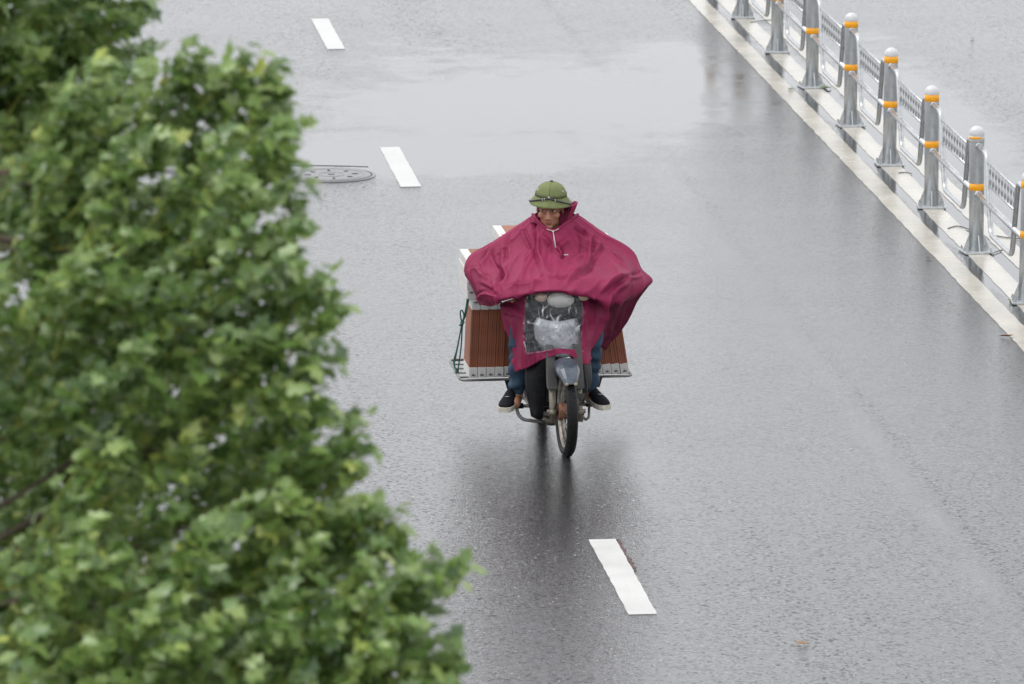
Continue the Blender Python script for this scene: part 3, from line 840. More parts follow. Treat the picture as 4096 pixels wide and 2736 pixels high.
def pack_upright(loc, label, lean=0.0, t=.054, d=.30, h=.505):
    """tiles standing on edge, carton corners at the foot and the head"""
    r = empty("tile_pack", P0 + B(*loc), YAW)
    r.rotation_euler = (0, rad(lean), YAW)
    tag(r, label, "tile pack", "upright tile packs on the side racks")
    m = MB()
    n = 4
    for k in range(n):
        e = random.uniform(-.003, .003)
        m.box((-t / 2 + t * (k + .5) / n, d / 2 + e, h / 2), (t / n - .0016, d - .008, h - .012))
    tag(m.build("tile_stack", M_CLAY, r, smooth=False), kind="stuff")
    for name, z0, z1, flip in (("carton_end", 0, .066, True), ("carton_end", h - .066, h, False)):
        m = MB(); m.box((0, d / 2, (z1 - z0) / 2), (t - .001, d + .006, z1 - z0))
        c = m.build(name, M_CARD, r, smooth=False, bevel=.002)
        c.location = (0, random.uniform(-.004, .002), z0)
        print_A1(c, t, z1 - z0, flip, -.0045)
    return r
def pack_flat(loc, label, L=.48, d=.47, t=.059, capw=.055, turn=0.0):
    r = empty("tile_pack", P0 + B(*loc), YAW + turn)
    tag(r, label, "tile pack", "tile packs lying flat on the carrier")
    m = MB()
    for k in range(4):
        m.box((0, d / 2, t * (k + .5) / 4), (L - .010, d - .008, t / 4 - .0014))
    tag(m.build("tile_stack", M_CLAY, r, smooth=False), kind="stuff")
    for s in (-1, 1):
        m = MB(); m.box((0, d / 2, t / 2), (capw, d + .004, t - .001))
        c = m.build("carton_end", M_CARD, r, smooth=False, bevel=.002)
        c.location = (s * (L / 2 - capw / 2 + .002), 0, 0)
        print_A1(c, capw, t, False, -.0035)
        m = MB(); m.box((s * (capw / 2 + .0003), d * .45, t * .5), (.0008, d * .5, .0016)); m.build("print_line", M_PINK, c, smooth=False)
        m = MB(); m.box((0, d * .16, t), (capw * .55, .03, .0008)); m.build("print", M_PINK, c, smooth=False)
    return r
ordl = ["outermost", "second from the rope side", "middle", "fourth from the rope side", "innermost"]
for k in range(5):
    pack_upright((-.467 + .0556 * k, 1.0 + random.uniform(-.006, .006), .306), "upright brown tile pack, white A1 ends, on the roped rack, %s" % ordl[k], 2.5)
ordr = ["innermost", "second outward from the knee", "third outward from the knee", "outermost"]
for k in range(4):
    pack_upright((.339 + .0566 * k, 1.0 + random.uniform(-.006, .006), .309), "upright brown tile pack, white A1 ends, on the rope-free rack, %s" % ordr[k], -9.0)
ordz = ["bottom", "second from bottom", "third from bottom", "top"]
for k in range(4):
    pack_flat((-.258 + random.uniform(-.004, .004), 1.0 + random.uniform(-.004, .004), .813 + .0602 * k), "flat tile pack, white end, above the green rope, %s of its pile" % ordz[k])
for k in range(4):
    pack_flat((.262 + random.uniform(-.004, .004), 1.02, .813 + .0602 * k), "flat tile pack hidden behind the poncho, %s of its pile" % ordz[k])
pack_flat((.16, 1.20, 1.055), "flat tile pack lying across both piles behind the rider", .62, .40)
pack_flat((.045, 1.22, 1.115), "highest flat tile pack peeking over the rider's shoulder", .62, .40)

# rope
M_ROPE = mat("green_rope", (0.035, 0.13, 0.095), 0.7, 0, 0.4, 60, 0.4, 300)
rope = empty("rope", P0)
tag(rope, "dark green rope tied from the tile packs down to the rack", "rope")
for p in ROPE:
    m = MB(); m.tube(spline(p, 6), .0048, 7); m.build("strand", M_ROPE, rope)
kx = Vector(ROPE[0][2])
m = MB(); m.ell(kx, (.012, .012, .016), 12, 8); m.tube(spline([kx + Vector((-.014, -.004, -.01)), kx + Vector((0, -.016, .002)), kx + Vector((.014, -.004, .012))], 5), .006, 7); m.build("knot", M_ROPE, rope)
kx = Vector(ROPE[0][6])
m = MB()
for dz in (-.012, 0, .012):
    m.lathe([(.009 + .005 * math.cos(a), .005 * math.sin(a)) for a in np.linspace(0, math.tau, 8)], 12, Matrix.Translation(kx + Vector((0, 0, dz))) @ Matrix.Rotation(rad(20 * dz / .012), 4, 'Y'))
m.build("hitch", M_ROPE, rope)

# ------------------------------------------------------------------ rider
def skin_mat():
    N = Nodes("skin")
    tc = N.n("TexCoord")
    nz = N.n("TexNoise", Scale=25.0, Detail=4.0)
    N.l(tc.outputs["Object"], nz.inputs["Vector"])
    N.l(N.ramp(nz.outputs["Fac"], [(0.3, (0.34, 0.165, 0.10)), (0.7, (0.44, 0.225, 0.145))]), N.b.inputs["Base Color"])
    N.b.inputs["Roughness"].default_value = 0.42
    N.b.inputs["Subsurface Weight"].default_value = 0.12
    N.b.inputs["Subsurface Radius"].default_value = (.01, .004, .002)
    return N.m
M_SKIN = skin_mat()
M_LIP = mat("lips", (0.26, 0.095, 0.075), 0.45)
M_SHIRT = mat("dark_shirt", (0.05, 0.055, 0.065), 0.8)

HEAD = B(-.005, .765, 1.425)
HM = Matrix.Translation(HEAD) @ Matrix.Rotation(rad(-7), 4, 'Z') @ Matrix.Rotation(rad(8), 4, 'X')
m = MB()
# torso, arms, legs
def chain(pts):
    for (a, ra), (b, rb) in zip(pts, pts[1:]):
        m.capsule(B(*a), B(*b), ra, rb)
chain([((0, .99, .86), .15), ((0, .95, 1.0), .135), ((0, .87, 1.13), .145), ((0, .82, 1.21), .115)])
chain([((-.15, .84, 1.20), .055), ((0, .83, 1.24), .07), ((.15, .84, 1.20), .055)])
chain([((0, .82, 1.24), .062), ((-.003, .79, 1.36), .058)])
for s in (-1, 1):
    chain([((s * .165, .84, 1.195), .052), ((s * .34, .76, 1.02), .040), ((s * .335, .44, .965), .029)])
    chain([((s * .09, .96, .84), .098), ((s * .22, .50, .70), .060), ((s * .225, .60, .31), .036), ((s * .235, .60, .25), .036)])
    chain([((s * .235, .61, .245), .036), ((s * .255, .50, .232), .030)])
    # hand closed round the grip: palm, four bent fingers, thumb under the grip
    px = s * .335
    m.ell(B(px, .375, .972), (.042, .038, .020), 14, 8)
    m.capsule(B(px, .43, .972), B(px, .385, .974), .028, .022)
    for k, (dx, L) in enumerate(((-.032, .92), (-.011, 1.0), (.011, .97), (.032, .80))):
        fx = px + s * dx
        gy, gz = .33 + (abs(fx) - .33) * .36, .951
        q = [(fx, gy + .028, gz + .026), (fx, gy - .012 * L, gz + .030), (fx, gy - .031, gz + .004), (fx, gy - .020, gz - .021 * L), (fx, gy + .002, gz - .027)]
        for a, b, ra in zip(q, q[1:], (.0098, .0092, .0085, .008)):
            m.capsule(B(*a), B(*b), ra, ra * .95, 8)
    tx = px - s * .046
    q = [(px - s * .03, .375, .968), (tx, .35, .950), (tx - s * .002, .325, .928), (tx + s * .012, .312, .920)]
    for a, b, ra in zip(q, q[1:], (.012, .0105, .009)):
        m.capsule(B(*a), B(*b), ra, ra * .92, 8)
# head (face looks along -y of the head frame)
def he(c, r, n=18, k=12):
    m.ell(c, r, n, k, HM)
he((0, .012, .035), (.076, .094, .098), 24, 16)
he((0, -.030, -.030), (.060, .060, .072))
he((0, -.032, -.062), (.046, .054, .050))
he((0, -.066, -.098), (.024, .022, .017))
for s in (-1, 1):
    he((s * .042, -.058, -.022), (.026, .026, .026))
    he((s * .038, -.022, -.068), (.016, .034, .026))
    he((s * .079, .012, -.008), (.009, .020, .031))
    he((s * .013, -.098, -.037), (.010, .012, .009))
    he((s * .033, -.080, .030), (.026, .014, .009))
    he((s * .031, -.083, -.002), (.018, .012, .004))
m.capsule(HM @ Vector((0, -.086, .014)), HM @ Vector((0, -.108, -.030)), .0095, .0135)
he((0, -.089, -.060), (.023, .010, .0055))
he((0, -.087, -.072), (.020, .010, .0065))
he((0, -.084, -.048), (.026, .010, .008))
m.capsule(HM @ Vector((0, .02, -.04)), B(-.003, .79, 1.33), .056, .058)
person = m.build("person", M_SKIN, None, loc=P0)
rm = person.modifiers.new("one_surface", 'REMESH'); rm.mode = 'VOXEL'; rm.voxel_size = .0042; rm.use_smooth_shade = True
cs = person.modifiers.new("smooth", 'SMOOTH'); cs.factor = .5; cs.iterations = 2
dg = bpy.context.evaluated_depsgraph_get()
me = bpy.data.meshes.new_from_object(person.evaluated_get(dg))
person.modifiers.clear()
person.data = me
me.materials.clear()
for q in (M_SKIN, M_SHIRT, M_LIP):
    me.materials.append(q)
HMi = HM.inverted()
nb = len(me.vertices)
co = np.empty(nb * 3); me.vertices.foreach_get("co", co); co = co.reshape(-1, 3)
cen = np.array([p.center for p in me.polygons])
hc = np.array([HMi @ Vector(c) for c in cen])
bl = cen @ np.array(RY)                         # back into the bike frame
mi = np.zeros(len(cen), int)
mi[(cen[:, 2] > .80) & (cen[:, 2] < 1.285) & (bl[:, 1] > .46)] = 1
mi[(np.abs(hc[:, 0]) < .021) & (hc[:, 1] < -.085) & (np.abs(hc[:, 2] + .066) < .0115)] = 2
me.polygons.foreach_set("material_index", mi)
me.polygons.foreach_set("use_smooth", [True] * len(me.polygons))
tag(person, "rider in a maroon rain poncho and green sun helmet steering a motorbike", "person")

# eyes, brows, hair
M_EYE = mat("eye_white", (0.62, 0.58, 0.54), 0.2, coat=.5)
M_IRIS = mat("dark_iris", (0.015, 0.010, 0.008), 0.15, coat=.5)
M_HAIR = mat("black_hair", (0.012, 0.011, 0.011), 0.5, 0, .3, 60, .4, 200)
for s in (-1, 1):
    c = Vector((s * .0325, -.0775, .012))
    m = MB(); m.ell(c, (.0145, .0095, .0070), 14, 10, HM); e = m.build("eye", M_EYE, person)
    m = MB(); m.ell(c + Vector((-.0045, -.0062, -.0005)), (.0066, .0045, .0066), 12, 8, HM); m.build("iris", M_IRIS, e)
    m = MB(); m.tube([HM @ (c + Vector((s * t, -.0075 - .004 * (1 - abs(t) / .018), .0075 - .002 * abs(t) / .018))) for t in (-.016, -.008, 0, .008, .016)], [.001, .0025, .003, .0025, .001], 6); m.build("eyelid", M_HAIR, person)
    m = MB(); m.tube([HM @ (c + Vector((s * t, -.0155 + .22 * max(0, t) , .0215 + .004 * math.cos(t * 70)))) for t in (-.018, -.008, .004, .014, .023)], [.002, .004, .0045, .004, .0015], 6); m.build("eyebrow", M_HAIR, person)
m = MB()
m.lathe([(.080, -.045), (.083, -.01), (.083, .03), (.078, .07), (.05, .11), (.0005, .13)], 24, HM @ Matrix.Translation((0, .02, .02)), 1.0, 1.14, rad(-22), rad(202))
m.build("hair", M_HAIR, person)

# jeans
def denim():
    N = Nodes("blue_denim")
    tc = N.n("TexCoord")
    a = N.n("TexNoise", Scale=14.0, Detail=6.0); b = N.n("TexNoise", Scale=260.0, Detail=2.0)
    N.l(tc.outputs["Object"], a.inputs["Vector"]); N.l(tc.outputs["Object"], b.inputs["Vector"])
    c = N.ramp(a.outputs["Fac"], [(0.3, (0.012, 0.030, 0.055)), (0.62, (0.032, 0.070, 0.12)), (0.8, (0.07, 0.13, 0.20))])
    N.l(N.mix(N.math('MULTIPLY', b.outputs["Fac"], .35), c, (.02, .04, .07)), N.b.inputs["Base Color"])
    N.b.inputs["Roughness"].default_value = 0.85
    bp = N.n("Bump", Strength=.35, Distance=.01); N.l(a.outputs["Fac"], bp.inputs["Height"]); N.l(bp.outputs[0], N.b.inputs["Normal"])
    return N.m
M_JEAN = denim()
m = MB()
m.capsule(B(-.06, .97, .83), B(.06, .97, .83), .13, .13)
for s in (-1, 1):
    chain([((s * .09, .95, .83), .112), ((s * .22, .50, .70), .078)])
    chain([((s * .22, .50, .70), .078), ((s * .224, .555, .48), .066), ((s * .228, .59, .335), .058)])
jeans = m.build("jeans", M_JEAN, person)
rm = jeans.modifiers.new("one_surface", 'REMESH'); rm.mode = 'VOXEL'; rm.voxel_size = .008; rm.use_smooth_shade = True
dg = bpy.context.evaluated_depsgraph_get()
me = bpy.data.meshes.new_from_object(jeans.evaluated_get(dg))
jeans.modifiers.clear(); jeans.data = me
me.materials.clear(); me.materials.append(M_JEAN)
for v in me.vertices:
    c = v.co
    d = .010 * noise.noise(c * 14) + .006 * math.sin(c.z * 62 + 5 * noise.noise(c * 6)) * (1 if c.z < .62 else .4)
    v.co = c + v.normal * d
me.polygons.foreach_set("use_smooth", [True] * len(me.polygons))

# shoes
M_SHOE = mat("black_canvas", (0.010, 0.010, 0.015), 0.8, 0, .25, 40, .2, 400, .2)
M_SOLE = mat("grubby_white_rubber", (0.62, 0.58, 0.50), 0.6, 0, .2, 30, dirt=(0.30, 0.24, 0.17))
M_EMB = mat("silver_emblem", (0.45, 0.45, 0.47), 0.4, .2)
secs_ = [(.135, .020, .052), (.125, .033, .075), (.09, .038, .088), (.04, .040, .084), (-.02, .045, .068), (-.07, .050, .058), (-.105, .047, .050), (-.13, .036, .042), (-.142, .018, .034)]
for s, sx0, yawd in ((-1, -.292, -19), (1, .262, 16)):
    M = Matrix.Translation(B(sx0, .545, .222)) @ Matrix.Rotation(YAW + rad(yawd), 4, 'Z') @ Matrix.Rotation(rad(5), 4, 'X')
    vs, fs, n = [], [], 13
    for y, w, h in secs_:
        for k in range(n):
            a = math.pi * k / (n - 1)
            vs.append(M @ Vector((w * math.cos(a) * (1.0 + .05 * math.sin(a)), y, .012 + (h - .012) * math.sin(a) ** .8)))
    R_ = len(secs_)
    for i in range(R_ - 1):
        for k in range(n - 1):
            fs.append((i * n + k, (i + 1) * n + k, (i + 1) * n + k + 1, i * n + k + 1))
    fs += [tuple(range(n)), tuple((R_ - 1) * n + k for k in range(n))[::-1]]
    mb = MB(); mb.add(vs, fs); shoe = mb.build("shoe", M_SHOE, person)
    outl = [(w + .005, y) for y, w, h in secs_] + [(-w - .005, y) for y, w, h in secs_[::-1]]
    outl = [(x, y + (.006 if y > .1 else (-.006 if y < -.12 else 0))) for x, y in outl]
    k = len(outl)
    mb = MB()
    mb.add([M @ Vector((x * sc_, y, z)) for z, sc_ in ((-.012, .93), (-.006, 1), (.018, 1), (.020, .96)) for x, y in outl],
           [tuple(range(k))[::-1], tuple(3 * k + i for i in range(k))] + [(r * k + i, r * k + (i + 1) % k, (r + 1) * k + (i + 1) % k, (r + 1) * k + i) for r in range(3) for i in range(k)])
    mb.build("sole", M_SOLE, shoe, smooth=False)
    E = M @ Matrix.Translation((0, -.052, .0635)) @ Matrix.Rotation(rad(-10), 4, 'X') 
    mb = MB()
    mb.lathe([(.0125, .001), (.0125, .003), (.0150, .003), (.0150, .001)], 20, E)
    for dx in (-.006, 0, .006):
        mb.box((dx, 0, .002), (.0026, .019 - abs(dx), .002), E)
    mb.box((0, -.002, .0022), (.013, .0026, .002), E)
    mb.build("emblem", M_EMB, shoe, smooth=False)

# helmet
M_FELT = mat("green_felt", (0.145, 0.172, 0.062), 0.8, 0, .18, 30, .12, 300)
M_BAND = mat("green_felt_band", (0.088, 0.108, 0.040), 0.85, 0, .18, 30, .12, 300)
M_LEATH = mat("dark_leather", (0.045, 0.042, 0.045), 0.5, 0, .3, 40)
M_LINER = mat("straw_liner", (0.30, 0.24, 0.13), 0.8)
M_BRASS = mat("pale_eyelet_metal", (0.72, 0.70, 0.62), 0.25, .6)
KM = HM @ Matrix.Translation((.004, .012, .056)) @ Matrix.Rotation(rad(3), 4, 'Y') @ Matrix.Rotation(rad(-5), 4, 'X')
m = MB()
cprof = [(.0005, .116), (.02, .115), (.042, .110), (.062, .099), (.079, .083), (.090, .065), (.096, .047), (.099, .030)]
bprof = [(.099, .030), (.104, .022), (.113, .010), (.123, -.004), (.130, -.015), (.1325, -.021), (.131, -.024), (.127, -.020), (.112, .001), (.100, .016), (.094, .03), (.088, .055), (.06, .09), (.0005, .105)]
m.lathe(cprof + bprof[1:7], 48, KM, 1.0, 1.16)
helmet = m.build("sun_helmet", M_FELT, person)
m = MB(); m.lathe(bprof[6:], 40, KM, 1.0, 1.16); m.build("liner", M_LINER, helmet)
m = MB(); m.lathe([(.0975, .030), (.1012, .0305), (.0990, .050), (.0955, .0505)], 48, KM, 1.0, 1.16); m.build("hat_band", M_BAND, helmet)
m = MB(); m.lathe([(.0005, .125), (.007, .125), (.011, .121), (.012, .115), (.012, .112)], 16, KM); m.build("top_button", M_LEATH, helmet)
sp_ = []
for k in range(25):
    a = rad(-88 + 176 * k / 24)
    q = min(1, abs(a) / rad(80)) ** 1.3
    r, z = .1035 + (.1315 - .1035) * q, .030 + (-.015 - .030) * q + .003
    sp_.append(KM @ Vector((r * math.sin(a), -r * 1.16 * math.cos(a), z)))
m = MB(); m.tube(sp_, .0062, 8, True, .9); m.build("chin_strap", M_LEATH, helmet)
for a, w in ((-22, .010), (-15, .010), (22, .009)):
    a_ = rad(a); q = (abs(a_) / rad(80)) ** 1.3
    r, z = .1035 + .028 * q, .033 - .038 * q
    c = KM @ Vector((r * math.sin(a_), -r * 1.16 * math.cos(a_) - .003, z))
    m = MB(); m.box(c, (.005, .006, .016)); m.build("buckle", M_BRASS, helmet, smooth=False)
for a, zz in ((0, .040), (-62, .070), (62, .070), (180, .045)):
    r = np.interp(zz, [.03, .047, .065, .083], [.101, .098, .092, .081])
    c = KM @ Vector((r * math.sin(rad(a)), -r * 1.16 * math.cos(rad(a)), zz))
    m = MB(); m.lathe([(.0025 + .0022 * math.cos(t) + .0012, .0022 * math.sin(t)) for t in np.linspace(0, math.tau, 8)], 12, Matrix.Translation(c) @ Matrix.Rotation(rad(a) , 4, 'Z') @ Matrix.Rotation(rad(80), 4, 'X')); m.build("eyelet", M_BRASS, helmet)
m = MB(); m.tube([KM @ Vector((0, -r * 1.16 - .0012, z)) for r, z in cprof[:7]], .0011, 5); m.build("seam", M_BAND, helmet)

# ------------------------------------------------------------------ poncho
def nylon():
    N = Nodes("maroon_nylon")
    tc = N.n("TexCoord")
    a = N.n("TexNoise", Scale=5.0, Detail=6.0, Roughness=.65)
    N.l(tc.outputs["Object"], a.inputs["Vector"])
    c = N.ramp(a.outputs["Fac"], [(0.3, (0.195, 0.016, 0.055)), (0.7, (0.27, 0.026, 0.080))])
    # one oily smudge and damp grime on the chest
    d = N.n("TexNoise", Scale=26.0, Detail=5.0)
    N.l(tc.outputs["Object"], d.inputs["Vector"])
    sp = N.n("VectorMath", _operation='DISTANCE'); sp.inputs[1].default_value = (-.33, .42, 1.05)
    N.l(tc.outputs["Object"], sp.inputs[0])
    spot = N.math('MULTIPLY', N.math('SUBTRACT', 1.0, N.math('DIVIDE', sp.outputs["Value"], .062), clamp=True), N.ramp(d.outputs["Fac"], [(.42, 0), (.6, 1)]))
    N.l(N.mix(N.math('MULTIPLY', spot, .75), c, (.075, .022, .045)), N.b.inputs["Base Color"])
    N.l(N.math('MULTIPLY_ADD', a.outputs["Fac"], .2, .48), N.b.inputs["Roughness"])
    N.b.inputs["Specular IOR Level"].default_value = .14
    b = N.n("TexNoise", _noise_type='RIDGED_MULTIFRACTAL', Scale=7.0, Detail=3.0, Roughness=.5, Distortion=.5)
    mp = N.n("Mapping"); mp.inputs["Scale"].default_value = (1.5, .8, .9); mp.inputs["Rotation"].default_value = (0, .35, 0)
    N.l(tc.outputs["Object"], mp.inputs["Vector"]); N.l(mp.outputs[0], b.inputs["Vector"])
    bp = N.n("Bump", Strength=.45, Distance=.012); N.l(b.outputs["Fac"], bp.inputs["Height"]); N.l(bp.outputs[0], N.b.inputs["Normal"])
    return N.m
M_NYL = nylon()

def frontal(G):
    return G[..., 0], .978 * G[..., 2] + .208 * G[..., 1]
def crease_field(G):
    X, H = frontal(G)
    out = np.zeros(X.shape)
    for amp, w, pts in CREASES:
        P = np.array(spline([(a, b, 0) for a, b in pts], 5))[:, :2]
        best = np.full(X.shape, 1e9); sd = np.zeros(X.shape); tt = np.zeros(X.shape)
        n = len(P) - 1
        for i in range(n):
            ax, ay = P[i]; dx, dy = P[i + 1] - P[i]
            L2 = dx * dx + dy * dy + 1e-12
            t = np.clip(((X - ax) * dx + (H - ay) * dy) / L2, 0, 1)
            ex, ey = X - ax - t * dx, H - ay - t * dy
            d = np.hypot(ex, ey)
            k = d < best
            best[k] = d[k]; sd[k] = (np.sign(dx * ey - dy * ex) * d)[k]; tt[k] = ((i + t) / n)[k]
        taper = np.clip(np.sin(np.pi * np.clip(tt, .02, .98)) * 1.6, 0, 1)
        w = w * .82
        prof = np.exp(-np.abs(sd / w) ** 1.1) - .6 * np.exp(-((sd - 1.7 * w) / (1.0 * w)) ** 2)
        out += amp * 2.2 * taper * prof
    return out
def normals(G):
    du = np.gradient(G, axis=1); dv = np.gradient(G, axis=0)
    nn = np.cross(du, dv)
    nn /= np.linalg.norm(nn, axis=2, keepdims=True) + 1e-9
    return nn
def wrinkle(G, amp, seed, creases=True, facing=True, pleat=0.0):
    nn = normals(G)
    if facing:
        sgn = np.where(nn[..., 1:2] > 0, -1.0, 1.0)
        if abs(sgn.mean()) > .2:
            sgn = np.sign(sgn.mean())
        nn = nn * sgn
    R, C = G.shape[:2]
    d = np.zeros((R, C))
    for i in range(R):
        for j in range(C):
            x, y, z = G[i, j]
            q = Vector((x * 7 + seed, y * 5, z * 4.5))
            a = noise.noise(q + Vector((0, 0, .6 * noise.noise(q * .7))))
            b = noise.noise(Vector((x * 21 + seed, y * 16, z * 12)))
            pl = noise.noise(Vector((j / C * 11.0 + seed * 3 + .5 * noise.noise(Vector((i / R * 3, j / C * 5, seed))), i / R * 1.6, seed)))
            pl2 = noise.noise(Vector((j / C * 25.0 + seed, i / R * 3.0, 4 + seed)))
            d[i, j] = pleat * min(1, i / R * 1.6 + .15) * ((1 - min(1, abs(pl) * 2.6)) ** 2 + .35 * (1 - min(1, abs(pl2) * 2.4)) ** 2) + amp * ((1 - abs(a) * 2.2) * 1.0 + .38 * b)
    if creases:
        d += crease_field(G)
    return G + nn * d[..., None]

P_ = {k: np.array(v, float) for k, v in (("cape", CAPE), ("apron", APRON), ("flap", FLAP))}
pm = MB()
def add_grid(G, skip=None, mi=0):
    pm.cur = mi
    R, C = G.shape[:2]
    fs = [(i * C + j, i * C + j + 1, (i + 1) * C + j + 1, (i + 1) * C + j) for i in range(R - 1) for j in range(C - 1) if not (skip and skip(i / (R - 1), j / (C - 1)))]
    pm.add([tuple(p) for p in G.reshape(-1, 3)], fs)
cape = cr_grid(P_["cape"], 18, 16)
cape = wrinkle(cape, .0016, 3.1, pleat=.016)
add_grid(cape)
ap0 = cr_grid(P_["apron"], 16, 14)
ap = wrinkle(ap0, .004, 9.7, pleat=.018)
WIN = lambda r, c: r < .80 and .245 < c < .755
add_grid(ap, WIN)
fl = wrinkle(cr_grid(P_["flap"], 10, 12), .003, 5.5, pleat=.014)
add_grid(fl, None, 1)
# back of the cape, hanging behind the rider
rows = []
yb = [.90, .95, .975, .985, .985, .985, .985]
zc = [1.34, 1.29, 1.21, 1.13, 1.06, 1.0, .93]
for i in range(7):
    Lp, Rp = P_["cape"][i, 0], P_["cape"][i, -1]
    C_ = np.array([(Lp[0] + Rp[0]) / 2 * .6 - .06, yb[i], zc[i]])
    a = Lp * .55 + C_ * .45 + np.array([0, .05, .02]); b = Rp * .55 + C_ * .45 + np.array([0, .05, .02])
    rows.append([Lp, a, C_, b, Rp])
add_grid(wrinkle(cr_grid(np.array(rows), 8, 10), .003, 1.3, False, False))
M_WINE = mat("dark_wine_nylon", (0.115, 0.012, 0.036), 0.55, 0, .2, 6, .2, 30, .2)  # darker tone than the rest of the poncho, flap only
poncho = pm.build("poncho", [M_NYL, M_WINE], person)
sm = poncho.modifiers.new("thick", 'SOLIDIFY'); sm.thickness = .0022; sm.offset = 0
tag(poncho, "maroon nylon poncho spread over the handlebar")

# collar and hood bunched behind the neck
vs_ = []
NECK = B(0, .80, 1.30)
hood_rows = []
for k in range(13):
    a = rad(-128 + 256 * k / 12)                   # 0 = straight back, + = towards the rider's left
    up_ = .5 + .5 * math.sin(a * .9 + .15)          # taller on the rider's left side
    ca, sa = math.sin(a), math.cos(a)
    row = []
    for r, z in ((.105, -.01), (.112, .012 + .01 * up_), (.118 + .028 * up_, .030 + .060 * up_), (.128 + .042 * up_, .045 + .105 * up_), (.122 + .048 * up_, .034 + .122 * up_), (.098 + .046 * up_, .024 + .092 * up_)):
        row.append(NECK + Vector((ca * r, sa * r * .9, z)))
    hood_rows.append([tuple(p) for p in row])
G = wrinkle(cr_grid(np.array(hood_rows), 5, 5), .004, 7.7, False, False)
hm = MB(); R, C = G.shape[:2]
hm.add([tuple(p) for p in G.reshape(-1, 3)], [(i * C + j, i * C + j + 1, (i + 1) * C + j + 1, (i + 1) * C + j) for i in range(R - 1) for j in range(C - 1)])
hood = hm.build("hood", M_NYL, poncho)
sm = hood.modifiers.new("thick", 'SOLIDIFY'); sm.thickness = .002; sm.offset = 0
# front collar roll
cp = [tuple(p) for p in cape[0]]
m = MB(); m.tube([Vector(p) + Vector((0, .004, .004)) for p in cp[::4]], .011, 8); m.build("collar", M_NYL, poncho)
M_CORD = mat("white_cord", (0.66, 0.64, 0.60), 0.6)
cord = [Vector(cp[k]) + Vector((0, -.014, .005)) for k in range(72, 124, 4)]
m = MB(); m.tube(cord, .0026, 6); m.build("drawstring", M_CORD, poncho)
mid = cord[len(cord) // 2] + Vector((.002, -.006, -.003))
m = MB(); m.ell(mid, (.0065, .006, .008), 10, 8); m.build("toggle", M_CORD, poncho)
def on_cape(x, h):
    X, H = frontal(cape)
    i, j = np.unravel_index(np.argmin((X - x) ** 2 + (H - h) ** 2), X.shape)
    return Vector(cape[i, j])
for dx in (0, .006):
    a = on_cape(-.073, 1.335); b = on_cape(-.066 + dx, 1.30)
    m = MB(); m.tube(spline([mid, a + Vector((dx, -.008, 0)), b + Vector((0, -.006, 0))], 5), .0017, 6); m.build("drawstring", M_CORD, poncho)
c = on_cape(-.0, 1.258)
m = MB(); m.box(c + Vector((0, -.006, 0)), (.028, .004, .007)); m.build("zip_tab", M_CORD, poncho, smooth=False)
# white visor edge sticking out behind the helmet
M_VISOR = mat("white_visor_plastic", (0.75, 0.75, 0.77), 0.3)
for k, (x0, z0, w) in enumerate(((.022, 1.478, .040), (.026, 1.462, .036))):
    m = MB(); m.add([(x0 + .0, .86, z0), (x0 + w, .87, z0 - .008), (x0 + w, .868, z0 - .014), (x0, .858, z0 - .016)], [(0, 1, 2, 3)])
    o = m.build("visor_edge", M_VISOR, hood, smooth=False); o.modifiers.new("thick", 'SOLIDIFY').thickness = .003

# clear window over the headlight
def clear_plastic():
    N = Nodes("clear_wet_plastic")
    tc = N.n("TexCoord")
    mp = N.n("Mapping"); mp.inputs["Scale"].default_value = (17, 6, 8)
    N.l(tc.outputs["Object"], mp.inputs["Vector"])
    a = N.n("TexNoise", _noise_type='RIDGED_MULTIFRACTAL', Scale=1.15, Detail=4.0, Roughness=.55, Distortion=1.2)
    N.l(mp.outputs[0], a.inputs["Vector"])
    N.b.inputs["Base Color"].default_value = (.70, .71, .73, 1)
    N.b.inputs["Roughness"].default_value = .10
    N.b.inputs["Specular IOR Level"].default_value = .8
    bp = N.n("Bump", Strength=.6, Distance=.02); N.l(a.outputs["Fac"], bp.inputs["Height"]); N.l(bp.outputs[0], N.b.inputs["Normal"])
    tr = N.n("BsdfTransparent"); tr.inputs[0].default_value = (.90, .91, .92, 1)
    mx = N.n("MixShader")
    N.l(N.ramp(a.outputs["Fac"], [(.14, .10), (.32, .34), (.52, .97)]), mx.inputs[0])  # opaque pale streaks paint highlights along the crinkles
    N.l(tr.outputs[0], mx.inputs[1]); N.l(N.b.outputs[0], mx.inputs[2])
    N.l(mx.outputs[0], N.out.inputs["Surface"])
    return N.m
M_CLEAR = clear_plastic()
R, C = ap0.shape[:2]
wg = ap0[:int(.80 * (R - 1)) + 3, int(.245 * (C - 1)):int(.755 * (C - 1)) + 2].copy()
wg = cr_grid(wg, 2, 2)
nn = normals(wg); nn *= -np.sign(nn[..., 1:2].mean())
r, c = wg.shape[:2]
for i in range(r):
    for j in range(c):
        x, y, z = wg[i, j]
        a = noise.noise(Vector((x * 30 + z * 8, 1.7, z * 9)))
        b = noise.noise(Vector((x * 12 - z * 14, 4.1, z * 16)))
        wg[i, j] += nn[i, j] * (.004 + .024 * max(0, 1 - abs(a) * 2.4) ** 2 * min(1, i / 12) + .014 * max(0, 1 - abs(b) * 2.6) ** 2 - .004)
m = MB(); m.add([tuple(p) for p in wg.reshape(-1, 3)], [(i * c + j, i * c + j + 1, (i + 1) * c + j + 1, (i + 1) * c + j) for i in range(r - 1) for j in range(c - 1)])
m.build("clear_window", M_CLEAR, poncho)
m = MB(); m.tube([Vector(p) + Vector((0, -.003, 0)) for p in wg[-1][::3]], .004, 6, True, .6); m.build("window_seam", M_CLEAR, poncho)

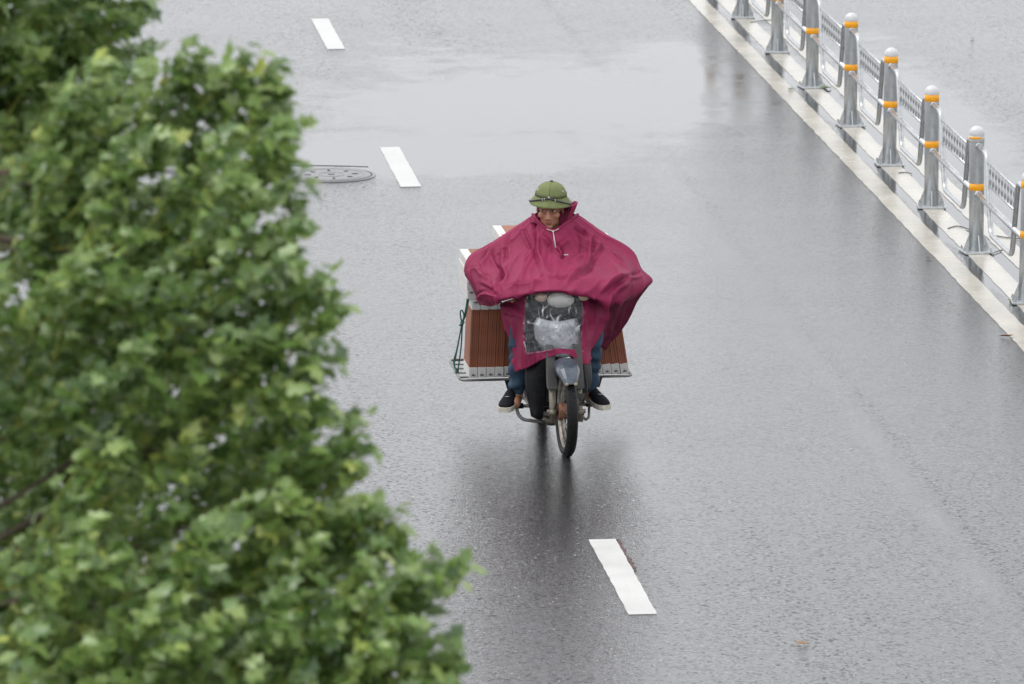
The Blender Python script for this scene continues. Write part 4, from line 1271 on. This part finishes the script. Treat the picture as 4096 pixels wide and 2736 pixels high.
# ------------------------------------------------------------------ street tree
def leaf_mat():
    N = Nodes("leaf")
    at = N.n("Attribute", _attribute_name="tint")
    f = at.outputs["Fac"]
    c = N.ramp(f, [(0.0, (0.07, 0.145, 0.035)), (0.45, (0.20, 0.315, 0.08)), (0.8, (0.36, 0.48, 0.14)), (1.0, (0.50, 0.57, 0.14))])
    geo = N.n("NewGeometry")
    under = N.mix(.55, c, (.42, .52, .30))         # leaf undersides are paler
    c = N.mix(geo.outputs["Backfacing"], c, under)
    N.l(c, N.b.inputs["Base Color"])
    N.b.inputs["Roughness"].default_value = .27
    N.b.inputs["Specular IOR Level"].default_value = .85
    tl = N.n("BsdfTranslucent")
    N.l(c, tl.inputs["Color"])
    mx = N.n("MixShader"); mx.inputs[0].default_value = .34
    N.l(N.b.outputs[0], mx.inputs[1]); N.l(tl.outputs[0], mx.inputs[2])
    N.l(mx.outputs[0], N.out.inputs["Surface"])
    return N.m
M_LEAF = leaf_mat()
M_BARK = mat("grey_brown_bark", (0.11, 0.085, 0.06), 0.9, 0, .4, 8, .8, 25)
M_TWIG = mat("yellow_green_twig", (0.30, 0.33, 0.06), 0.6, 0, .3, 20)
_half = [(-.07, .20), (.12, .44), (.34, .24), (.60, .40), (.70, .17)]
LV = [(0, 0, 0), (.33, 0, -.05), (.66, 0, -.06), (1, 0, -.10)]
for s in (1, -1):
    for k, (x, y) in enumerate(_half):
        LV.append((x, s * y, .10 * abs(y) * (1 if k % 2 else 1.6) - .05 * x))
LV = np.array(LV)
LF = []
for o_, flip in ((4, False), (9, True)):
    for t in ((0, o_, o_ + 1), (0, o_ + 1, 1), (1, o_ + 1, o_ + 2), (1, o_ + 2, 2), (2, o_ + 2, o_ + 3), (2, o_ + 3, o_ + 4), (2, o_ + 4, 3)):
        LF.append(t[::-1] if flip else t)
LF = np.array(LF)[:, ::-1]

TREE = Vector((-3.4, 18.6, .13))
tree = empty("street_tree", TREE)
tag(tree, "leafy green street tree with lobed leaves tossed by wind beside the road", "tree")
limb_hubs = [Vector(p) for p in ((-2.6, 18.5, 4.6), (-2.2, 18.2, 4.0), (-2.4, 18.6, 5.4), (-2.0, 18.0, 3.5), (-4.2, 18.4, 5.2), (-3.6, 19.4, 5.6), (-3.2, 17.8, 4.6), (-2.8, 19.2, 6.2))]
m = MB(); m.tube([p - TREE for p in spline([TREE - Vector((0, 0, .2)), TREE + Vector((.03, 0, .8)), TREE + Vector((.12, -.05, 1.9)), TREE + Vector((.25, -.05, 3.0))], 6)], [.17 - .0035 * k for k in range(19)], 14)
m.build("trunk", M_BARK, tree)
fork = TREE + Vector((.25, -.05, 2.9))
for hbp in limb_hubs:
    pts = spline([fork, fork.lerp(hbp, .5) + Vector((0, 0, .25)), hbp, hbp + (hbp - fork) * .35 + Vector((.15, 0, .2))], 6)
    m = MB(); m.tube([p - TREE for p in pts], [.085 - .0035 * k for k in range(len(pts))], 10); m.build("limb", M_BARK, tree)

extra = []                                          # the rest of the crown, outside the photograph
for k in range(46):
    a = random.uniform(0, math.tau); rr = random.uniform(.5, 1.9)
    c = (TREE.x + .2 + rr * math.cos(a), 18.5 + .8 * rr * math.sin(a), random.uniform(3.2, 6.6))
    if c[0] > -1.85 - .02 * (6 - c[2]) and 3.6 < c[2] < 6.2:
        continue
    extra.append((*c, random.uniform(.28, .42)))
for c in ( (-.9, 18.4, 3.45, .3), (-.35, 18.0, 3.5, .3), (-1.6, 18.0, 3.4, .35)):
    extra.append(c)
LP, LN, LX, LS, LT = [], [], [], [], []
twigs = MB()
boughs = MB()
def hash_dir():
    v = Vector((random.gauss(0, 1), random.gauss(0, 1), random.gauss(0, 1)))
    return v.normalized()
WIND = Vector((.80, -.15, .45)).normalized()
def spray(c, r, dens):
    c = Vector(c)
    hub = min(limb_hubs, key=lambda q: (q - c).length)
    n_tw = max(3, int(r * 44))
    n_leaf = max(14, int(dens * r * r))
    tips = []
    root = c - WIND * (r * 1.1 + .06) - Vector((0, 0, r * .35))
    for k in range(n_tw):
        d = (hash_dir() + WIND * .55 + Vector((.1, -.25, .25))).normalized()
        tip = c + Vector((d.x * r * 1.05, d.y * r * 1.05, d.z * r * .92))
        pts = spline([root, root.lerp(tip, .5) + Vector((0, 0, -.12 * r)) + hash_dir() * .1 * r, tip], 5)
        tips.append(pts)
        twigs.tube([p - TREE for p in pts], [.0052 - .00034 * q for q in range(len(pts))], 4, False)
    if r > .1:
        pts = spline([hub, hub.lerp(root, .5) + Vector((0, 0, -.06)), root], 4)
        boughs.tube([p - TREE for p in pts], [.011 - .0008 * q for q in range(len(pts))], 5, False)
    tone = random.gauss(0, .09)
    for k in range(n_leaf):
        pts = random.choice(tips)
        qi = min(len(pts) - 1, int(len(pts) * (random.random() ** .6)))
        p = pts[qi] + hash_dir() * .028
        tan = (pts[min(len(pts) - 1, qi + 1)] - pts[max(0, qi - 1)]).normalized()
        nrm = (hash_dir() * .85 + Vector((0, -.2, .95)) + (p - c) / max(r, .05) * .35).normalized()
        ax = (hash_dir() * .75 + WIND * .6 + tan * .9)
        ax = (ax - nrm * ax.dot(nrm)).normalized()
        LP.append(p); LN.append(nrm); LX.append(ax)
        LS.append(random.uniform(.032, .066)); LT.append(min(1, max(0, random.gauss(.45, .22) + tone)))
for x, y, z, r in LUMPS:
    spray((x, y, z), r, 9500)
for x, y, z, r in BACK_LUMPS:
    spray((x, y, z), r, 7000)
n_seen = len(LP)
for c in ((-1.5, 18.9, 6.25, .38), (-1.9, 18.8, 6.3, .4), (-1.25, 19.3, 6.2, .3), (-1.7, 19.4, 6.35, .4), (-2.2, 19.2, 6.3, .4), (-1.45, 19.8, 6.25, .35), (-1.9, 20.0, 6.4, .4), (-1.15, 18.8, 6.3, .25)):
    spray(c[:3], c[3], 2600)                        # overhanging bough above the photograph
for x, y, z, r in extra:
    spray((x, y, z), r, 700)
LP, LN, LX = (np.array([tuple(v) for v in q]) for q in (LP, LN, LX))
LS, LT = np.array(LS), np.array(LT)
LB = np.cross(LN, LX)
# the 300 foremost leaves are single objects, the rest one mass of leaves
eye = np.array((0, 0, 8.4))
dist = np.linalg.norm(LP - eye, axis=1) - LS * 3.0
dist[n_seen:] += 100
vis = (np.abs(LP[:, 0]) / LP[:, 1] < .078) & (LP[:, 2] > 3.95) & (LP[:, 2] < 5.9)
dist[~vis] += 50
order = np.argsort(dist)
single, mass = order[:300], order[300:]
variants = []
for k in range(5):
    me = bpy.data.meshes.new("leaf")
    jit = LV + rng.normal(0, .03, LV.shape) * (np.abs(LV[:, 1:2]) > 0)
    jit[:, 2] += (.10 if k % 2 else -.16) * jit[:, 0] ** 2
    me.from_pydata([tuple(v) for v in jit], [], [tuple(int(i) for i in f) for f in LF])
    me.polygons.foreach_set("use_smooth", [True] * len(me.polygons))
    at = me.attributes.new("tint", 'FLOAT', 'POINT')
    at.data.foreach_set("value", [.15 + .17 * k] * len(LV))
    me.materials.append(M_LEAF)
    variants.append(me)
for i in single:
    M = Matrix((LX[i], LB[i], LN[i])).transposed().to_4x4()
    o = bpy.data.objects.new("leaf", variants[min(4, int(LT[i] * 5))])
    col.objects.link(o)
    o.parent = tree
    o.matrix_local = Matrix.Translation(Vector(LP[i]) - TREE) @ M @ Matrix.Scale(LS[i], 4)
nl = len(mass)
curl = rng.normal(-.05, .32, (nl, 1))
loc = np.repeat(LV[None], nl, 0)
loc[:, :, 2] += curl * loc[:, :, 0] ** 2 + rng.normal(.1, .35, (nl, 1)) * np.abs(loc[:, :, 1])
F = np.stack([LX[mass], LB[mass], LN[mass]], 1)
V = np.einsum('nvk,nkc->nvc', loc * LS[mass][:, None, None], F) + LP[mass][:, None, :] - np.array(TREE)
me = bpy.data.meshes.new("foliage")
faces = (LF[None] + (np.arange(nl) * len(LV))[:, None, None]).reshape(-1, 3)
me.vertices.add(nl * len(LV)); me.vertices.foreach_set("co", V.reshape(-1))
me.loops.add(faces.size); me.loops.foreach_set("vertex_index", faces.reshape(-1).astype(np.int32))
me.polygons.add(len(faces)); me.polygons.foreach_set("loop_start", np.arange(0, faces.size, 3, dtype=np.int32))
me.polygons.foreach_set("use_smooth", np.ones(len(faces), bool))
me.update(calc_edges=True); me.validate()
at = me.attributes.new("tint", 'FLOAT', 'POINT')
at.data.foreach_set("value", np.repeat(LT[mass], len(LV)))
me.materials.append(M_LEAF)
tag(link("foliage", me, tree), kind="stuff")
tag(twigs.build("twigs", M_TWIG, tree), kind="stuff")
tag(boughs.build("small_branches", M_BARK, tree), kind="stuff")

# ------------------------------------------------------------------ litter on the road
M_DEAD = mat("fallen_leaf_brown", (0.30, 0.17, 0.07), 0.6)
M_GRN = mat("fallen_leaf_green", (0.12, 0.20, 0.03), 0.5)
M_BLOS = mat("fallen_petal", (0.22, 0.02, 0.06), 0.5)
M_STICK = mat("dark_stick", (0.035, 0.028, 0.024), 0.7)
def litter(x, y, size, rz, material, label, cat="leaf"):
    me = bpy.data.meshes.new("fallen_leaf")
    me.from_pydata([tuple(v * size) for v in LV * np.array((1, .8, 1.5)) + np.array((-.4, 0, .18))], [], [tuple(int(i) for i in f) for f in LF])
    me.materials.append(material)
    o = link("fallen_leaf", me, None, (x, y, .004))
    o.rotation_euler = (rad(6), 0, rz)
    tag(o, label, cat, "leaves fallen on the road")
litter(1.585, 34.52, .075, .4, M_DEAD, "tan fallen leaf alone on the open asphalt")
litter(2.36, 54.35, .09, 2.0, M_GRN, "green fallen leaf at the kerb-side corner of a post base plate")
litter(2.66, 54.42, .10, .6, M_GRN, "green fallen leaf tucked behind a post base plate")
litter(3.50, 44.66, .07, .2, M_GRN, "yellow-green fallen leaf against the base plate of a post")
litter(3.06, 50.75, .06, 1.2, M_BLOS, "dark red fallen petal beside a barrier post")
litter(3.36, 43.35, .10, 2.6, M_DEAD, "tan fallen leaf beside the solid line")
litter(3.02, 46.35, .05, 2.6, M_DEAD, "small brown fallen leaf on the edge of the solid line")
litter(4.10, 57.35, .07, 1.6, M_GRN, "small green fallen leaf on the far carriageway")
litter(.56, 41.9, .05, .6, M_DEAD, "small brown fallen leaf on the asphalt behind the rider")
def stick(pts, label, r=.0035):
    m = MB(); c = Vector(pts[0])
    m.tube([Vector(p) - c for p in spline(pts, 4)], r, 5)
    o = m.build("twig", M_STICK, None, loc=tuple(c))
    tag(o, label, "twig", "twigs lying under the barrier")
stick([(2.16, 58.35, .008), (2.35, 58.5, .009), (2.46, 58.25, .008)], "long dark twig curling away from a post base plate")
stick([(3.24, 47.6, .008), (3.32, 47.7, .009), (3.40, 47.55, .008)], "thin dark twig lying on the painted strip")
stick([(3.44, 46.55, .008), (3.52, 46.6, .009), (3.60, 46.75, .008)], "dark twig touching the post base plate")
stick([(3.56, 47.3, .008), (3.66, 47.2, .009), (3.75, 47.15, .008)], "forked dark twig under the barrier panel")
stick([(3.02, 50.1, .008), (3.08, 50.12, .009), (3.12, 50.05, .008)], "short dark twig near the red petal")
